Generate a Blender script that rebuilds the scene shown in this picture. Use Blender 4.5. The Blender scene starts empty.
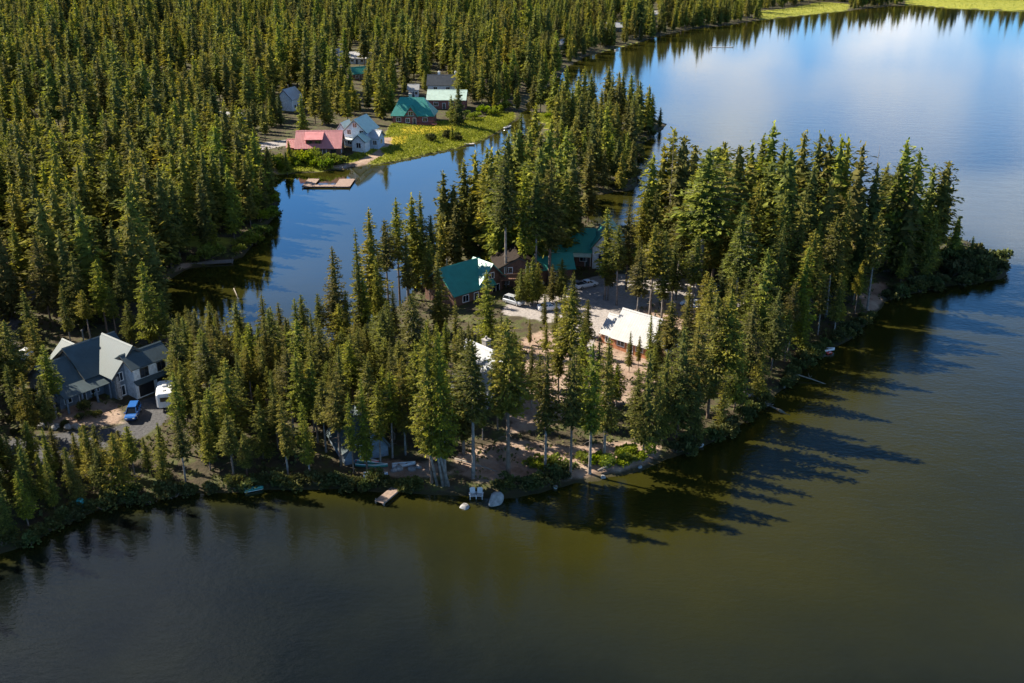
import bpy, math, random
import numpy as np
from mathutils import Vector, Matrix
random.seed(7)
RNG = np.random.default_rng(7)
scene = bpy.context.scene
COL = scene.collection
PI = math.pi

# ------------------------------------------------------------------ camera geometry
CAM_H, FPX, PITCH = 66.0, 1000.0, math.radians(23.0)
W, H = 1024, 683
SP, CP = math.sin(PITCH), math.cos(PITCH)


def P(px, py, z=0.0):
    """ground point under a picture position"""
    u, v = (px - W / 2) / FPX, (H / 2 - py) / FPX
    t = (CAM_H - z) / (SP - v * CP)
    return (u * t, t * (CP + v * SP))


def proj(x, y, z):
    d = y * CP - (z - CAM_H) * SP
    up = y * SP + (z - CAM_H) * CP
    return W / 2 + FPX * x / d, H / 2 - FPX * up / d


def height_for(y, ty):
    v = (H / 2 - ty) / FPX
    t = y / (CP + v * SP)
    return CAM_H + t * (-SP + v * CP)


# ------------------------------------------------------------------ mesh helpers
def mesh_obj(name, verts, faces, mat=None, parent=None, smooth=False, mats=None, midx=None):
    me = bpy.data.meshes.new(name)
    me.from_pydata([tuple(v) for v in verts], [], faces)
    for m in (mats or ([mat] if mat else [])):
        me.materials.append(m)
    if midx is not None:
        me.polygons.foreach_set('material_index', midx)
    if smooth:
        me.polygons.foreach_set('use_smooth', [True] * len(me.polygons))
    me.update()
    o = bpy.data.objects.new(name, me)
    COL.objects.link(o)
    if parent is not None:
        o.parent = parent
    return o


def tag(o, label=None, cat=None, group=None, kind=None):
    for k, v in (('label', label), ('category', cat), ('group', group), ('kind', kind)):
        if v:
            o[k] = v
    return o


def thing(name, label, cat, loc, rz=0.0, group=None):
    o = bpy.data.objects.new(name, None)
    o.empty_display_size = 0.3
    COL.objects.link(o)
    o.location = loc
    o.rotation_euler = (0, 0, rz)
    return tag(o, label, cat, group)


class MB:
    """collects shapes into one mesh"""
    def __init__(self):
        self.v, self.f = [], []

    def add(self, vs, fs):
        n = len(self.v)
        self.v += [tuple(p) for p in vs]
        self.f += [tuple(i + n for i in f) for f in fs]
        return self

    def box(self, x0, x1, y0, y1, z0, z1):
        vs = [(x, y, z) for z in (z0, z1) for y in (y0, y1) for x in (x0, x1)]
        return self.add(vs, [(0, 2, 3, 1), (4, 5, 7, 6), (0, 1, 5, 4), (1, 3, 7, 5), (3, 2, 6, 7), (2, 0, 4, 6)])

    def rbox(self, x0, x1, y0, y1, z0, z1, b):
        """box with chamfered vertical and top edges"""
        ring = lambda i, z: [(x0 + i + b, y0 + i, z), (x1 - i - b, y0 + i, z), (x1 - i, y0 + i + b, z), (x1 - i, y1 - i - b, z),
                             (x1 - i - b, y1 - i, z), (x0 + i + b, y1 - i, z), (x0 + i, y1 - i - b, z), (x0 + i, y0 + i + b, z)]
        vs = ring(b * .5, z0) + ring(0, z0 + b * .6) + ring(0, z1 - b) + ring(b * .35, z1 - b * .3) + ring(b, z1)
        fs = [tuple(range(7, -1, -1)), tuple(range(32, 40))]
        for r in range(4):
            fs += [(r * 8 + i, r * 8 + (i + 1) % 8, r * 8 + 8 + (i + 1) % 8, r * 8 + 8 + i) for i in range(8)]
        return self.add(vs, fs)

    def tube(self, pts, radii, n=7, cap=True):
        pts = [Vector(p) for p in pts]
        vs, fs = [], []
        for i, p in enumerate(pts):
            d = (pts[min(i + 1, len(pts) - 1)] - pts[max(i - 1, 0)]).normalized()
            a = d.orthogonal().normalized() if abs(d.z) < .9 else (Vector((1, 0, 0)) - d * d.x).normalized()
            b = d.cross(a)
            for k in range(n):
                t = 2 * PI * k / n
                vs.append(p + (a * math.cos(t) + b * math.sin(t)) * radii[i])
        for i in range(len(pts) - 1):
            fs += [(i * n + k, i * n + (k + 1) % n, (i + 1) * n + (k + 1) % n, (i + 1) * n + k) for k in range(n)]
        if cap:
            fs += [tuple(range(n - 1, -1, -1)), tuple(range((len(pts) - 1) * n, len(pts) * n))]
        return self.add(vs, fs)

    def slab(self, q, t):
        """a quad (counter-clockwise from above) given thickness t downwards along its normal"""
        q = [Vector(p) for p in q]
        n = (q[1] - q[0]).cross(q[-1] - q[0]).normalized()
        m = len(q)
        vs = q + [p - n * t for p in q]
        fs = [tuple(range(m)), tuple(range(2 * m - 1, m - 1, -1))] + [(i, i + m, (i + 1) % m + m, (i + 1) % m) for i in range(m)]
        return self.add(vs, fs)

    def build(self, name, mat, parent=None, smooth=False):
        return mesh_obj(name, self.v, self.f, mat, parent, smooth)


# ------------------------------------------------------------------ materials
def new_mat(name):
    m = bpy.data.materials.new(name)
    m.use_nodes = True
    nt = m.node_tree
    b = nt.nodes['Principled BSDF']
    return m, nt, b


def N(nt, t, **kw):
    n = nt.nodes.new(t)
    for k, v in kw.items():
        setattr(n, k, v)
    return n


def ramp(nt, fac, stops):
    r = N(nt, 'ShaderNodeValToRGB')
    e = r.color_ramp.elements
    while len(e) < len(stops):
        e.new(0.5)
    for i, (p, c) in enumerate(stops):
        e[i].position = p
        e[i].color = (*c, 1) if len(c) == 3 else c
    if fac is not None:
        nt.links.new(fac, r.inputs[0])
    return r.outputs[0]


def noise(nt, vec, scale, detail=4, rough=.55):
    n = N(nt, 'ShaderNodeTexNoise')
    n.inputs['Scale'].default_value = scale
    n.inputs['Detail'].default_value = detail
    n.inputs['Roughness'].default_value = rough
    if vec is not None:
        nt.links.new(vec, n.inputs['Vector'])
    return n.outputs[0]


def mixc(nt, fac, a, b, mode='MIX'):
    m = N(nt, 'ShaderNodeMix', data_type='RGBA', blend_type=mode)
    for s, v in ((0, fac), (6, a), (7, b)):
        if isinstance(v, (int, float)):
            m.inputs[s].default_value = v
        elif isinstance(v, tuple):
            m.inputs[s].default_value = (*v, 1)
        else:
            nt.links.new(v, m.inputs[s])
    return m.outputs[2]


def math_(nt, op, a, b=0.0, clamp=False):
    m = N(nt, 'ShaderNodeMath', operation=op, use_clamp=clamp)
    for s, v in ((0, a), (1, b)):
        if isinstance(v, (int, float)):
            m.inputs[s].default_value = v
        else:
            nt.links.new(v, m.inputs[s])
    return m.outputs[0]


def bump(nt, b, h, strength=.4, dist=.05):
    n = N(nt, 'ShaderNodeBump')
    n.inputs['Strength'].default_value = strength
    n.inputs['Distance'].default_value = dist
    nt.links.new(h, n.inputs['Height'])
    nt.links.new(n.outputs[0], b.inputs['Normal'])


def plain(name, c, rough=.7, var=.25, scale=1.5, metal=0.0, spec=.4, coords='Object'):
    """painted / wooden / stone surface with uneven tone and slight relief"""
    m, nt, b = new_mat(name)
    tc = N(nt, 'ShaderNodeTexCoord')
    f = noise(nt, tc.outputs[coords], scale, 6, .6)
    lo = tuple(x * (1 - var) for x in c)
    hi = tuple(min(1, x * (1 + var)) for x in c)
    nt.links.new(ramp(nt, f, [(.3, lo), (.7, hi)]), b.inputs['Base Color'])
    b.inputs['Roughness'].default_value = rough
    b.inputs['Metallic'].default_value = metal
    b.inputs['Specular IOR Level'].default_value = spec
    bump(nt, b, f, .15, .05)
    return m


def boards(name, c, axis='Z', pitch=.25, rough=.75, var=.3):
    """clapboard or log siding: course lines plus grain"""
    m, nt, b = new_mat(name)
    tc = N(nt, 'ShaderNodeTexCoord')
    sx = N(nt, 'ShaderNodeSeparateXYZ')
    nt.links.new(tc.outputs['Object'], sx.inputs[0])
    ph = math_(nt, 'FRACT', math_(nt, 'DIVIDE', sx.outputs[axis], pitch))
    f = noise(nt, tc.outputs['Object'], 2.2, 6, .65)
    lo, hi = tuple(x * (1 - var) for x in c), tuple(min(1, x * (1 + var)) for x in c)
    colr = ramp(nt, f, [(.3, lo), (.7, hi)])
    line = ramp(nt, ph, [(0, (.55, .55, .55)), (.12, (1, 1, 1)), (1, (1, 1, 1))])
    nt.links.new(mixc(nt, 1.0, colr, line, 'MULTIPLY'), b.inputs['Base Color'])
    b.inputs['Roughness'].default_value = rough
    bump(nt, b, ph, .5, .04)
    return m


def metal_roof(name, c, rough=.38, spec=.9, axis='X', pitch=.45, var=.18):
    """painted standing-seam sheet"""
    m, nt, b = new_mat(name)
    tc = N(nt, 'ShaderNodeTexCoord')
    sx = N(nt, 'ShaderNodeSeparateXYZ')
    nt.links.new(tc.outputs['Object'], sx.inputs[0])
    ph = math_(nt, 'FRACT', math_(nt, 'DIVIDE', sx.outputs[axis], pitch))
    seam = ramp(nt, ph, [(0, (1, 1, 1)), (.1, (1, 1, 1)), (.16, (0, 0, 0)), (1, (0, 0, 0))])
    f = noise(nt, tc.outputs['Object'], .8, 7, .7)
    f2 = noise(nt, tc.outputs['Object'], 6, 4, .7)
    lo, hi = tuple(x * (1 - var) for x in c), tuple(min(1, x * (1 + var)) for x in c)
    base = ramp(nt, f, [(.3, lo), (.7, hi)])
    base = mixc(nt, math_(nt, 'MULTIPLY', f2, .25), base, (.16, .15, .12))
    nt.links.new(base, b.inputs['Base Color'])
    r = math_(nt, 'ADD', math_(nt, 'MULTIPLY', f, .2), rough - .1)
    nt.links.new(r, b.inputs['Roughness'])
    b.inputs['Specular IOR Level'].default_value = spec
    bump(nt, b, seam, .35, .04)
    return m


def foliage(name, dark, mid, light, trans=.36, per_object=.65):
    m, nt, b = new_mat(name)
    nt.nodes.remove(b)
    at = N(nt, 'ShaderNodeAttribute', attribute_name='clump')
    oi = N(nt, 'ShaderNodeObjectInfo')
    c = ramp(nt, at.outputs['Fac'], [(0, dark), (.5, mid), (1, light)])
    hue = N(nt, 'ShaderNodeHueSaturation')
    nt.links.new(c, hue.inputs['Color'])
    rv = oi.outputs['Random']
    nt.links.new(math_(nt, 'ADD', math_(nt, 'MULTIPLY', rv, -.05), .527), hue.inputs['Hue'])
    w = N(nt, 'ShaderNodeTexWhiteNoise', noise_dimensions='1D')
    nt.links.new(rv, w.inputs['W'])
    nt.links.new(math_(nt, 'ADD', math_(nt, 'MULTIPLY', w.outputs['Value'], per_object), 1 - per_object / 2), hue.inputs['Value'])
    nt.links.new(math_(nt, 'ADD', math_(nt, 'MULTIPLY', w.outputs['Value'], .2), .9), hue.inputs['Saturation'])
    d = N(nt, 'ShaderNodeBsdfPrincipled')
    d.inputs['Roughness'].default_value = .8
    d.inputs['Specular IOR Level'].default_value = .08
    t = N(nt, 'ShaderNodeBsdfTranslucent')
    nt.links.new(hue.outputs[0], d.inputs['Base Color'])
    warm = mixc(nt, 1.0, hue.outputs[0], (1.25, 1.2, .65), 'MULTIPLY')
    nt.links.new(warm, t.inputs['Color'])
    mx = N(nt, 'ShaderNodeMixShader')
    mx.inputs[0].default_value = trans
    nt.links.new(d.outputs[0], mx.inputs[1])
    nt.links.new(t.outputs[0], mx.inputs[2])
    nt.links.new(mx.outputs[0], nt.nodes['Material Output'].inputs['Surface'])
    return m


M = {}
M['needles'] = foliage('pine_needles', (.046, .062, .020), (.170, .168, .034), (.37, .34, .058))
M['willow'] = foliage('shrub_leaves', (.07, .10, .015), (.17, .21, .025), (.30, .33, .04), .3, .35)
M['sage'] = foliage('brush_leaves', (.035, .045, .018), (.075, .085, .03), (.14, .14, .05), .2, .4)
M['grass'] = foliage('grass_blades', (.10, .13, .012), (.19, .225, .018), (.31, .335, .032), .3, 0)
M['bark'] = plain('pine_bark', (.14, .10, .075), .9, .45, 2.5)
M['grey_bark'] = plain('weathered_bark', (.19, .165, .145), .95, .55, 1.3, 0, .1)
M['dead'] = plain('dead_wood', (.19, .165, .14), .9, .3, 2.0)
M['teal_grey_roof'] = metal_roof('slate_teal_roof', (.050, .080, .095), .52, .22)
M['teal_roof'] = metal_roof('teal_green_roof', (.015, .24, .195), .45, .4)
M['red_roof'] = metal_roof('red_metal_roof', (.55, .19, .19), .42, .9)
M['pale_green_roof'] = metal_roof('pale_green_roof', (.42, .55, .47), .45, .6)
M['white_roof'] = metal_roof('white_metal_roof', (.36, .36, .36), .5, .3)
M['grey_roof'] = metal_roof('grey_metal_roof', (.40, .42, .45), .42, .7)
M['brown_roof'] = plain('brown_shingle_roof', (.024, .018, .015), .9, .4, 3, 0, .1)
M['dark_roof'] = metal_roof('dark_sheet_roof', (.03, .04, .055), .3, .8)
M['blue_white_wall'] = boards('pale_blue_siding', (.36, .45, .55))
M['white_wall'] = boards('white_siding', (.62, .65, .66))
M['slate_wall'] = boards('slate_siding', (.15, .19, .23))
M['log_wall'] = boards('brown_log_siding', (.13, .065, .042), 'Z', .35)
M['red_wall'] = boards('redwood_siding', (.20, .065, .055), 'Z', .3)
M['orange_wall'] = boards('cedar_siding', (.42, .17, .08), 'Z', .3)
M['trim'] = plain('white_trim', (.7, .7, .69), .6, .12)
M['dark_trim'] = plain('dark_trim', (.06, .055, .05), .6, .2)
M['stone'] = plain('stone_masonry', (.30, .28, .26), .9, .5, 4)
M['rock'] = plain('granite_boulder', (.25, .245, .24), .85, .45, 1.7)
M['plank'] = boards('dock_planks', (.25, .175, .135), 'X', .3, .85)
M['pale_plank'] = boards('pale_dock_planks', (.42, .39, .35), 'X', .3, .85)
M['grey_plank'] = boards('grey_dock_planks', (.17, .155, .145), 'X', .3, .85)
M['black'] = plain('garage_dark', (.012, .012, .013), .8, .2)
M['rubber'] = plain('tyre_rubber', (.02, .02, .02), .85, .2, 8)
M['rim'] = plain('alloy', (.5, .5, .5), .35, .1, 5, .8)
M['white_paint'] = plain('white_car_paint', (.75, .76, .77), .25, .06, 1, 0, .6)
M['blue_paint'] = plain('blue_car_paint', (.02, .10, .33), .22, .1, 1, 0, .7)
M['ltblue_paint'] = plain('light_blue_car_paint', (.35, .52, .75), .22, .08, 1, 0, .7)
M['silver_paint'] = plain('silver_car_paint', (.5, .52, .55), .25, .06, 1, .3, .6)
M['teal_plastic'] = plain('teal_plastic', (.03, .26, .27), .4, .15, 2)
M['green_plastic'] = plain('green_plastic', (.04, .20, .17), .4, .15, 2)
M['red_plastic'] = plain('red_plastic', (.55, .06, .04), .45, .15, 2)
M['white_plastic'] = plain('white_plastic', (.5, .5, .5), .45, .08, 2)
M['lamp_glass'] = plain('lamp_lens', (.8, .8, .75), .15, .05)
M['tail_lens'] = plain('tail_lens', (.4, .02, .02), .2, .05)
m, nt, b = new_mat('window_glass')
b.inputs['Base Color'].default_value = (.015, .02, .025, 1)
b.inputs['Roughness'].default_value = .06
b.inputs['Specular IOR Level'].default_value = .8
M['glass'] = m

# ------------------------------------------------------------------ shoreline (traced, then laid on the ground)
FRONT = [(-80, 590), (-30, 565), (0, 552), (30, 545), (75, 518), (110, 504), (150, 499), (200, 492), (250, 491), (300, 489), (350, 489), (400, 490),
         (440, 495), (480, 498), (512, 498), (545, 490), (575, 482), (600, 480), (630, 472), (655, 464), (668, 456), (690, 451), (715, 441), (735, 427), (755, 412),
         (775, 396), (790, 381), (800, 367), (815, 354), (835, 346), (850, 337), (865, 324), (880, 308), (885, 300), (897, 298), (915, 293), (940, 287),
         (970, 284), (1000, 279), (1004, 275), (1007, 270), (1004, 264), (1000, 256)]
BACK = [(982, 248), (960, 239), (930, 233), (900, 228), (860, 222), (800, 219), (740, 217), (690, 218), (650, 222), (620, 226), (598, 225), (586, 218), (582, 204), (590, 195),
        (615, 192), (634, 190), (638, 176), (636, 160), (641, 144), (655, 134), (664, 130), (665, 124), (650, 117), (620, 108), (590, 101), (560, 100), (540, 103), (530, 111),
        (533, 119), (545, 125), (540, 132)]
CHAN = [(520, 138), (500, 160), (484, 185), (476, 205), (466, 228), (445, 252), (428, 272), (412, 295), (390, 314), (370, 330), (340, 342), (310, 348), (280, 347),
        (240, 343), (200, 333), (175, 322), (158, 310)]
FAR = [(152, 300), (160, 285), (185, 270), (215, 264), (240, 258), (258, 240), (266, 225), (279, 208), (276, 196), (264, 187), (266, 176), (285, 174), (320, 172), (350, 168),
       (390, 163), (420, 157), (450, 150), (470, 145), (485, 139), (502, 131), (516, 121), (523, 112), (526, 104), (537, 95), (554, 82), (568, 66), (590, 55), (614, 49),
       (640, 42), (665, 35), (693, 29), (728, 25), (760, 20), (785, 17.5), (815, 14), (845, 11), (870, 8), (890, 6), (915, 5), (940, 7.5), (980, 9.5), (1024, 11), (1090, 12)]
land = [P(*q) for q in FRONT + BACK + CHAN + FAR]
land = [(-150, 30), (-260, -150), (-600, -500), (-6000, -800), (-6000, 6000), (6000, 6000), (6000, 1500), (1400, 980), (800, 790)] [::1] + land[::-1] if False else \
    land + [(800, 800), (1400, 980), (6000, 1500), (6000, 6000), (-6000, 6000), (-6000, -800), (-600, -500), (-260, -150), (-150, 30)]
LAND = np.array(land)


def sdf(poly, x, y):
    """signed distance, positive inside"""
    x, y = np.atleast_1d(np.asarray(x, float)), np.atleast_1d(np.asarray(y, float))
    d2 = np.full(x.shape, 1e18)
    inside = np.zeros(x.shape, bool)
    n = len(poly)
    for i in range(n):
        ax, ay = poly[i]
        bx, by = poly[(i + 1) % n]
        ex, ey = bx - ax, by - ay
        wx, wy = x - ax, y - ay
        t = np.clip((wx * ex + wy * ey) / max(ex * ex + ey * ey, 1e-9), 0, 1)
        d2 = np.minimum(d2, (wx - ex * t) ** 2 + (wy - ey * t) ** 2)
        c = (ay > y) != (by > y)
        with np.errstate(divide='ignore', invalid='ignore'):
            xi = ax + (y - ay) * ex / (ey if ey != 0 else 1e-12)
        inside ^= c & (x < xi)
    return np.where(inside, 1, -1) * np.sqrt(d2)


def wob(x, y, s, seed=0.0):
    return (np.sin(x / s * 1.3 + 1.7 * np.sin(y / s * .7 + seed) + seed) + np.sin(y / s * 1.1 + 2.1 * np.sin(x / s * .9 + seed * 2) + 2.3)) * .5


def shore(x, y):
    d = sdf(LAND, x, y)
    k = np.clip(np.asarray(y) / 300., .6, 2)
    return d + (wob(x, y, 4.0) * .5 + wob(x, y, 1.7, 3) * .3) * k * np.exp(-np.abs(d) / 12)


def sstep(a, b, x):
    t = np.clip((x - a) / (b - a), 0, 1)
    return t * t * (3 - 2 * t)


def ground(x, y):
    x, y = np.atleast_1d(np.asarray(x, float)), np.atleast_1d(np.asarray(y, float))
    d = shore(x, y)
    z = np.where(d > 0, .5 * np.minimum(d / 1.5, 1) + 1.3 * sstep(1, 22, d), np.maximum(d * .14, -3))
    z = z + np.where(d > 2, wob(x, y, 9, 1.0) * .25 + wob(x, y, 3.1, 5.0) * .10, 0) * sstep(2, 8, d)
    z = z + sstep(120, 900, d) * 6
    return z


def gz(x, y):
    return float(ground(x, y)[0])


def G(px, py):
    """point of the terrain under a picture position"""
    z = 0.0
    for _ in range(3):
        x, y = P(px, py, z)
        z = max(gz(x, y), 0)
    return x, y, z


def poly(pts, z=1.0):
    return np.array([P(a, b, z) for a, b in pts])


MEADOW = [poly(q) for q in (
    [(262, 172), (290, 160), (340, 158), (365, 150), (385, 138), (390, 126), (420, 124), (455, 122), (480, 118), (500, 110), (516, 112), (513, 124), (500, 133), (470, 148), (420, 160), (350, 171), (290, 177), (264, 178)],
    [(528, 112), (550, 112), (580, 118), (590, 124), (560, 130), (535, 124)],
    [(760, 12), (790, 9), (820, 3), (850, 5), (845, 14), (790, 20), (760, 22)], [(905, 0), (1100, 2), (1100, 14), (1000, 12), (905, 8)],
    [(600, 50), (640, 40), (640, 46), (600, 54)], [(15, 272), (40, 272), (42, 283), (10, 285)], [(95, 255), (135, 250), (140, 285), (100, 290)], [(180, 238), (230, 236), (230, 246), (180, 248)])]
FLOWER = [poly(q) for q in ([(400, 130), (420, 126), (452, 125), (456, 131), (430, 136), (402, 137)], [(385, 140), (410, 138), (405, 145), (380, 147)])]
DIRT = [poly(q) for q in (
    [(455, 452), (480, 446), (520, 440), (570, 445), (620, 440), (662, 440), (655, 456), (620, 466), (570, 474), (540, 482), (500, 480), (460, 474)],
    [(500, 400), (512, 372), (520, 345), (540, 335), (570, 335), (600, 340), (650, 365), (660, 400), (600, 410), (545, 430), (510, 436)],
    [(560, 318), (620, 300), (700, 300), (705, 322), (680, 335), (640, 335), (590, 345), (565, 340)],
    [(365, 458), (395, 456), (440, 460), (445, 472), (400, 474), (368, 470)],
    [(300, 366), (340, 360), (345, 372), (300, 380)], [(855, 283), (885, 280), (893, 300), (875, 312), (860, 300)], [(925, 258), (948, 258), (948, 265), (925, 265)],
    [(820, 350), (835, 340), (845, 345), (828, 353)],
    [(62, 410), (95, 407), (120, 408), (124, 426), (95, 431), (55, 430)], [(355, 160), (380, 150), (385, 154), (362, 164), (340, 168), (330, 164)],
    [(375, 142), (392, 140), (392, 147), (372, 150)], [(178, 262), (190, 260), (190, 268), (176, 268)], [(255, 162), (275, 160), (280, 176), (258, 174)])]
GRAVEL = [poly(q) for q in (
    [(500, 318), (514, 300), (545, 298), (575, 284), (610, 276), (660, 278), (720, 288), (760, 296), (750, 312), (700, 312), (660, 306), (640, 312), (620, 320), (600, 335), (590, 360), (574, 358), (560, 330), (530, 322)],
    [(-20, 246), (15, 240), (45, 238), (48, 250), (15, 252), (-20, 260)],
    [(215, 157), (245, 148), (285, 142), (290, 147), (255, 155), (225, 166)])]
ASPHALT = [poly(q) for q in (
    [(-40, 470), (0, 447), (30, 440), (90, 434), (124, 430), (138, 404), (170, 398), (178, 410), (160, 428), (130, 446), (70, 462), (20, 468), (-30, 490)],
    [(-30, 350), (-5, 330), (14, 300), (35, 283), (62, 278), (66, 290), (40, 298), (22, 320), (18, 352), (-10, 375)])]
NOTREE = MEADOW + DIRT + GRAVEL + ASPHALT


def mask(polys, x, y, soft=1.5):
    m = np.zeros(np.shape(x))
    for p in polys:
        m = np.maximum(m, sstep(-soft, soft, sdf(p, x, y)))
    return m


# ------------------------------------------------------------------ terrain and water meshes
def axis(parts):
    a = []
    for s, e, st in parts:
        a += list(np.arange(s, e, st))
    a.append(parts[-1][1])
    return np.array(sorted(set(a)))


XS = axis([(-6000, -1000, 1000), (-1000, -420, 40), (-420, -100, 4), (-100, 120, 1.5), (120, 560, 5), (560, 1000, 40), (1000, 6000, 1000)])
YS = axis([(-6000, -600, 900), (-600, 60, 40), (60, 240, 1.5), (240, 520, 3), (520, 1000, 8), (1000, 1600, 60), (1600, 6000, 880)])
GX, GY = np.meshgrid(XS, YS)
gx, gy = GX.ravel(), GY.ravel()
gzv = ground(gx, gy)
gsd = shore(gx, gy)
nx, ny = len(XS), len(YS)
ii = np.arange(nx * ny).reshape(ny, nx)
quads = np.stack([ii[:-1, :-1], ii[:-1, 1:], ii[1:, 1:], ii[1:, :-1]], -1).reshape(-1, 4)


def grid_mesh(name, x, y, z, q, attrs, mat):
    used = np.unique(q)
    remap = np.full(len(x), -1)
    remap[used] = np.arange(len(used))
    q = remap[q]
    me = bpy.data.meshes.new(name)
    me.vertices.add(len(used))
    me.vertices.foreach_set('co', np.stack([x[used], y[used], z[used]], -1).ravel())
    me.loops.add(q.size)
    me.loops.foreach_set('vertex_index', q.ravel().astype(np.int32))
    me.polygons.add(len(q))
    me.polygons.foreach_set('loop_start', np.arange(0, q.size, 4, dtype=np.int32))
    me.polygons.foreach_set('loop_total', np.full(len(q), 4, np.int32))
    me.update(calc_edges=True)
    me.polygons.foreach_set('use_smooth', np.ones(len(q), bool))
    for k, v in attrs.items():
        a = me.attributes.new(k, 'FLOAT', 'POINT')
        a.data.foreach_set('value', v[used].astype(np.float32))
    me.materials.append(mat)
    me.validate()
    o = bpy.data.objects.new(name, me)
    COL.objects.link(o)
    return o


def attr(nt, n):
    return N(nt, 'ShaderNodeAttribute', attribute_name=n).outputs['Fac']


# ground material
m, nt, b = new_mat('forest_ground')
tc = N(nt, 'ShaderNodeTexCoord')
ob = tc.outputs['Object']
n1, n2, n3 = noise(nt, ob, .08, 6, .6), noise(nt, ob, .45, 6, .65), noise(nt, ob, 2.2, 5, .7)
duff = ramp(nt, n2, [(.3, (.035, .032, .018)), (.48, (.065, .052, .033)), (.6, (.065, .075, .024)), (.78, (.13, .10, .066))])
mead = ramp(nt, n2, [(.28, (.10, .12, .02)), (.48, (.21, .22, .03)), (.7, (.33, .31, .05))])
flow = ramp(nt, n3, [(.3, (.16, .16, .02)), (.5, (.34, .26, .015)), (.7, (.50, .36, .015))])
dirt = ramp(nt, n2, [(.28, (.17, .10, .07)), (.45, (.27, .19, .145)), (.62, (.34, .255, .195)), (.8, (.43, .34, .27))])
grav = ramp(nt, n3, [(.3, (.22, .20, .19)), (.6, (.34, .31, .295)), (.8, (.40, .37, .35))])


def soft(nm, k=.8):
    f = math_(nt, 'ADD', attr(nt, nm), math_(nt, 'MULTIPLY', math_(nt, 'SUBTRACT', n2, .5), k))
    return math_(nt, 'MULTIPLY', math_(nt, 'SUBTRACT', f, .35), 3.0, True)


c = mixc(nt, soft('meadow'), duff, mead)
c = mixc(nt, soft('flower', 1.4), c, flow)
c = mixc(nt, soft('dirt', 1.2), c, dirt)
c = mixc(nt, soft('gravel', .5), c, grav)
c = mixc(nt, soft('asphalt', .3), c, ramp(nt, n3, [(.3, (.065, .065, .07)), (.7, (.10, .10, .105))]))
c = mixc(nt, soft('mud', .6), c, (.045, .04, .02))
nt.links.new(c, b.inputs['Base Color'])
b.inputs['Roughness'].default_value = .95
b.inputs['Specular IOR Level'].default_value = .15
bump(nt, b, math_(nt, 'ADD', n3, n2), .6, .25)
M['ground'] = m

near = (gx > -420) & (gx < 560) & (gy > 60) & (gy < 1000)
at = {}
for nm, polys, sf in (('meadow', MEADOW, 2.5), ('flower', FLOWER, 2.0), ('dirt', DIRT, 1.5), ('gravel', GRAVEL, .8), ('asphalt', ASPHALT, .6)):
    v = np.zeros(len(gx))
    v[near] = mask(polys, gx[near], gy[near], sf)
    at[nm] = v
at['mud'] = 1 - sstep(-.2, 1.1, gsd)
tag(grid_mesh('ground', gx, gy, gzv, quads, at, M['ground']), 'brown forest floor with bare dirt clearings and bright meadow at the shore', 'ground', kind='structure')

# water
m, nt, b = new_mat('lake_water')
tc = N(nt, 'ShaderNodeTexCoord')
ob = tc.outputs['Object']
w1 = noise(nt, ob, .022, 5, .6)
depth_shade = math_(nt, 'ADD', attr(nt, 'depth_shade'), math_(nt, 'ADD', math_(nt, 'MULTIPLY', math_(nt, 'SUBTRACT', w1, .5), .6), math_(nt, 'MULTIPLY', math_(nt, 'SUBTRACT', noise(nt, ob, .13, 4, .6), .5), .28)))
colr = ramp(nt, depth_shade, [(0.02, (.0235, .0228, .004)), (.3, (.0160, .0170, .0052)), (.62, (.0110, .0130, .0075)), (1.0, (.0025, .004, .0042))])
colr = mixc(nt, attr(nt, 'sand'), colr, (.085, .078, .042))
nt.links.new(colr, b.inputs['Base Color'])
b.inputs['Roughness'].default_value = .03
b.inputs['IOR'].default_value = 1.333
b.inputs['Specular IOR Level'].default_value = .5
mp = N(nt, 'ShaderNodeMapping')
mp.inputs['Scale'].default_value = (.55, 1.0, 1.0)
mp.inputs['Rotation'].default_value = (0, 0, .25)
nt.links.new(ob, mp.inputs[0])
r1 = noise(nt, mp.outputs[0], 1.7, 4, .6)
r2 = noise(nt, mp.outputs[0], .28, 2, .5)
big = noise(nt, ob, .012, 3, .5)
hgt = math_(nt, 'ADD', r1, math_(nt, 'MULTIPLY', r2, 1.2))
bn = N(nt, 'ShaderNodeBump')
bn.inputs['Distance'].default_value = .085
nt.links.new(math_(nt, 'MULTIPLY', attr(nt, 'ripple'), math_(nt, 'ADD', big, .35)), bn.inputs['Strength'])
nt.links.new(hgt, bn.inputs['Height'])
nt.links.new(bn.outputs[0], b.inputs['Normal'])
M['water'] = m
keep = (gsd[quads] < 8).any(1)
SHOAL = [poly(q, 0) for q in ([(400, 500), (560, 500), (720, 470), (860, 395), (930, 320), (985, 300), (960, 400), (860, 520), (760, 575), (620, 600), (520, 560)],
                              [(575, 185), (640, 185), (636, 228), (575, 228)], [(150, 302), (236, 302), (240, 350), (140, 345)], [(930, 190), (990, 185), (980, 235), (900, 225)])]  # third ends at the tree shade, whose darkness is left in the water colour
dep_shade = .85 * sstep(0, 75, -gsd)
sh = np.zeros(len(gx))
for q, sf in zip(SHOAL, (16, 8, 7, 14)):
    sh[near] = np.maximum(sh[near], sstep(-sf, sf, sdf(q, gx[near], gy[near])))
dep_shade = dep_shade * (1 - .7 * sh)
DEEP_SHADE = [(-200, 420), (120, 440), (330, 450), (400, 520), (520, 600), (700, 640), (1100, 600), (1300, 900), (-300, 900)]  # deep foreground; along the left bank also painted tree reflection and shade
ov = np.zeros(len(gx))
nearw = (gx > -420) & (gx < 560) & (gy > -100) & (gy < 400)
ov[nearw] = sstep(-22, 22, sdf(poly(DEEP_SHADE, 0), gx[nearw], gy[nearw]))
ov[(gy <= -100)] = 1
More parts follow.
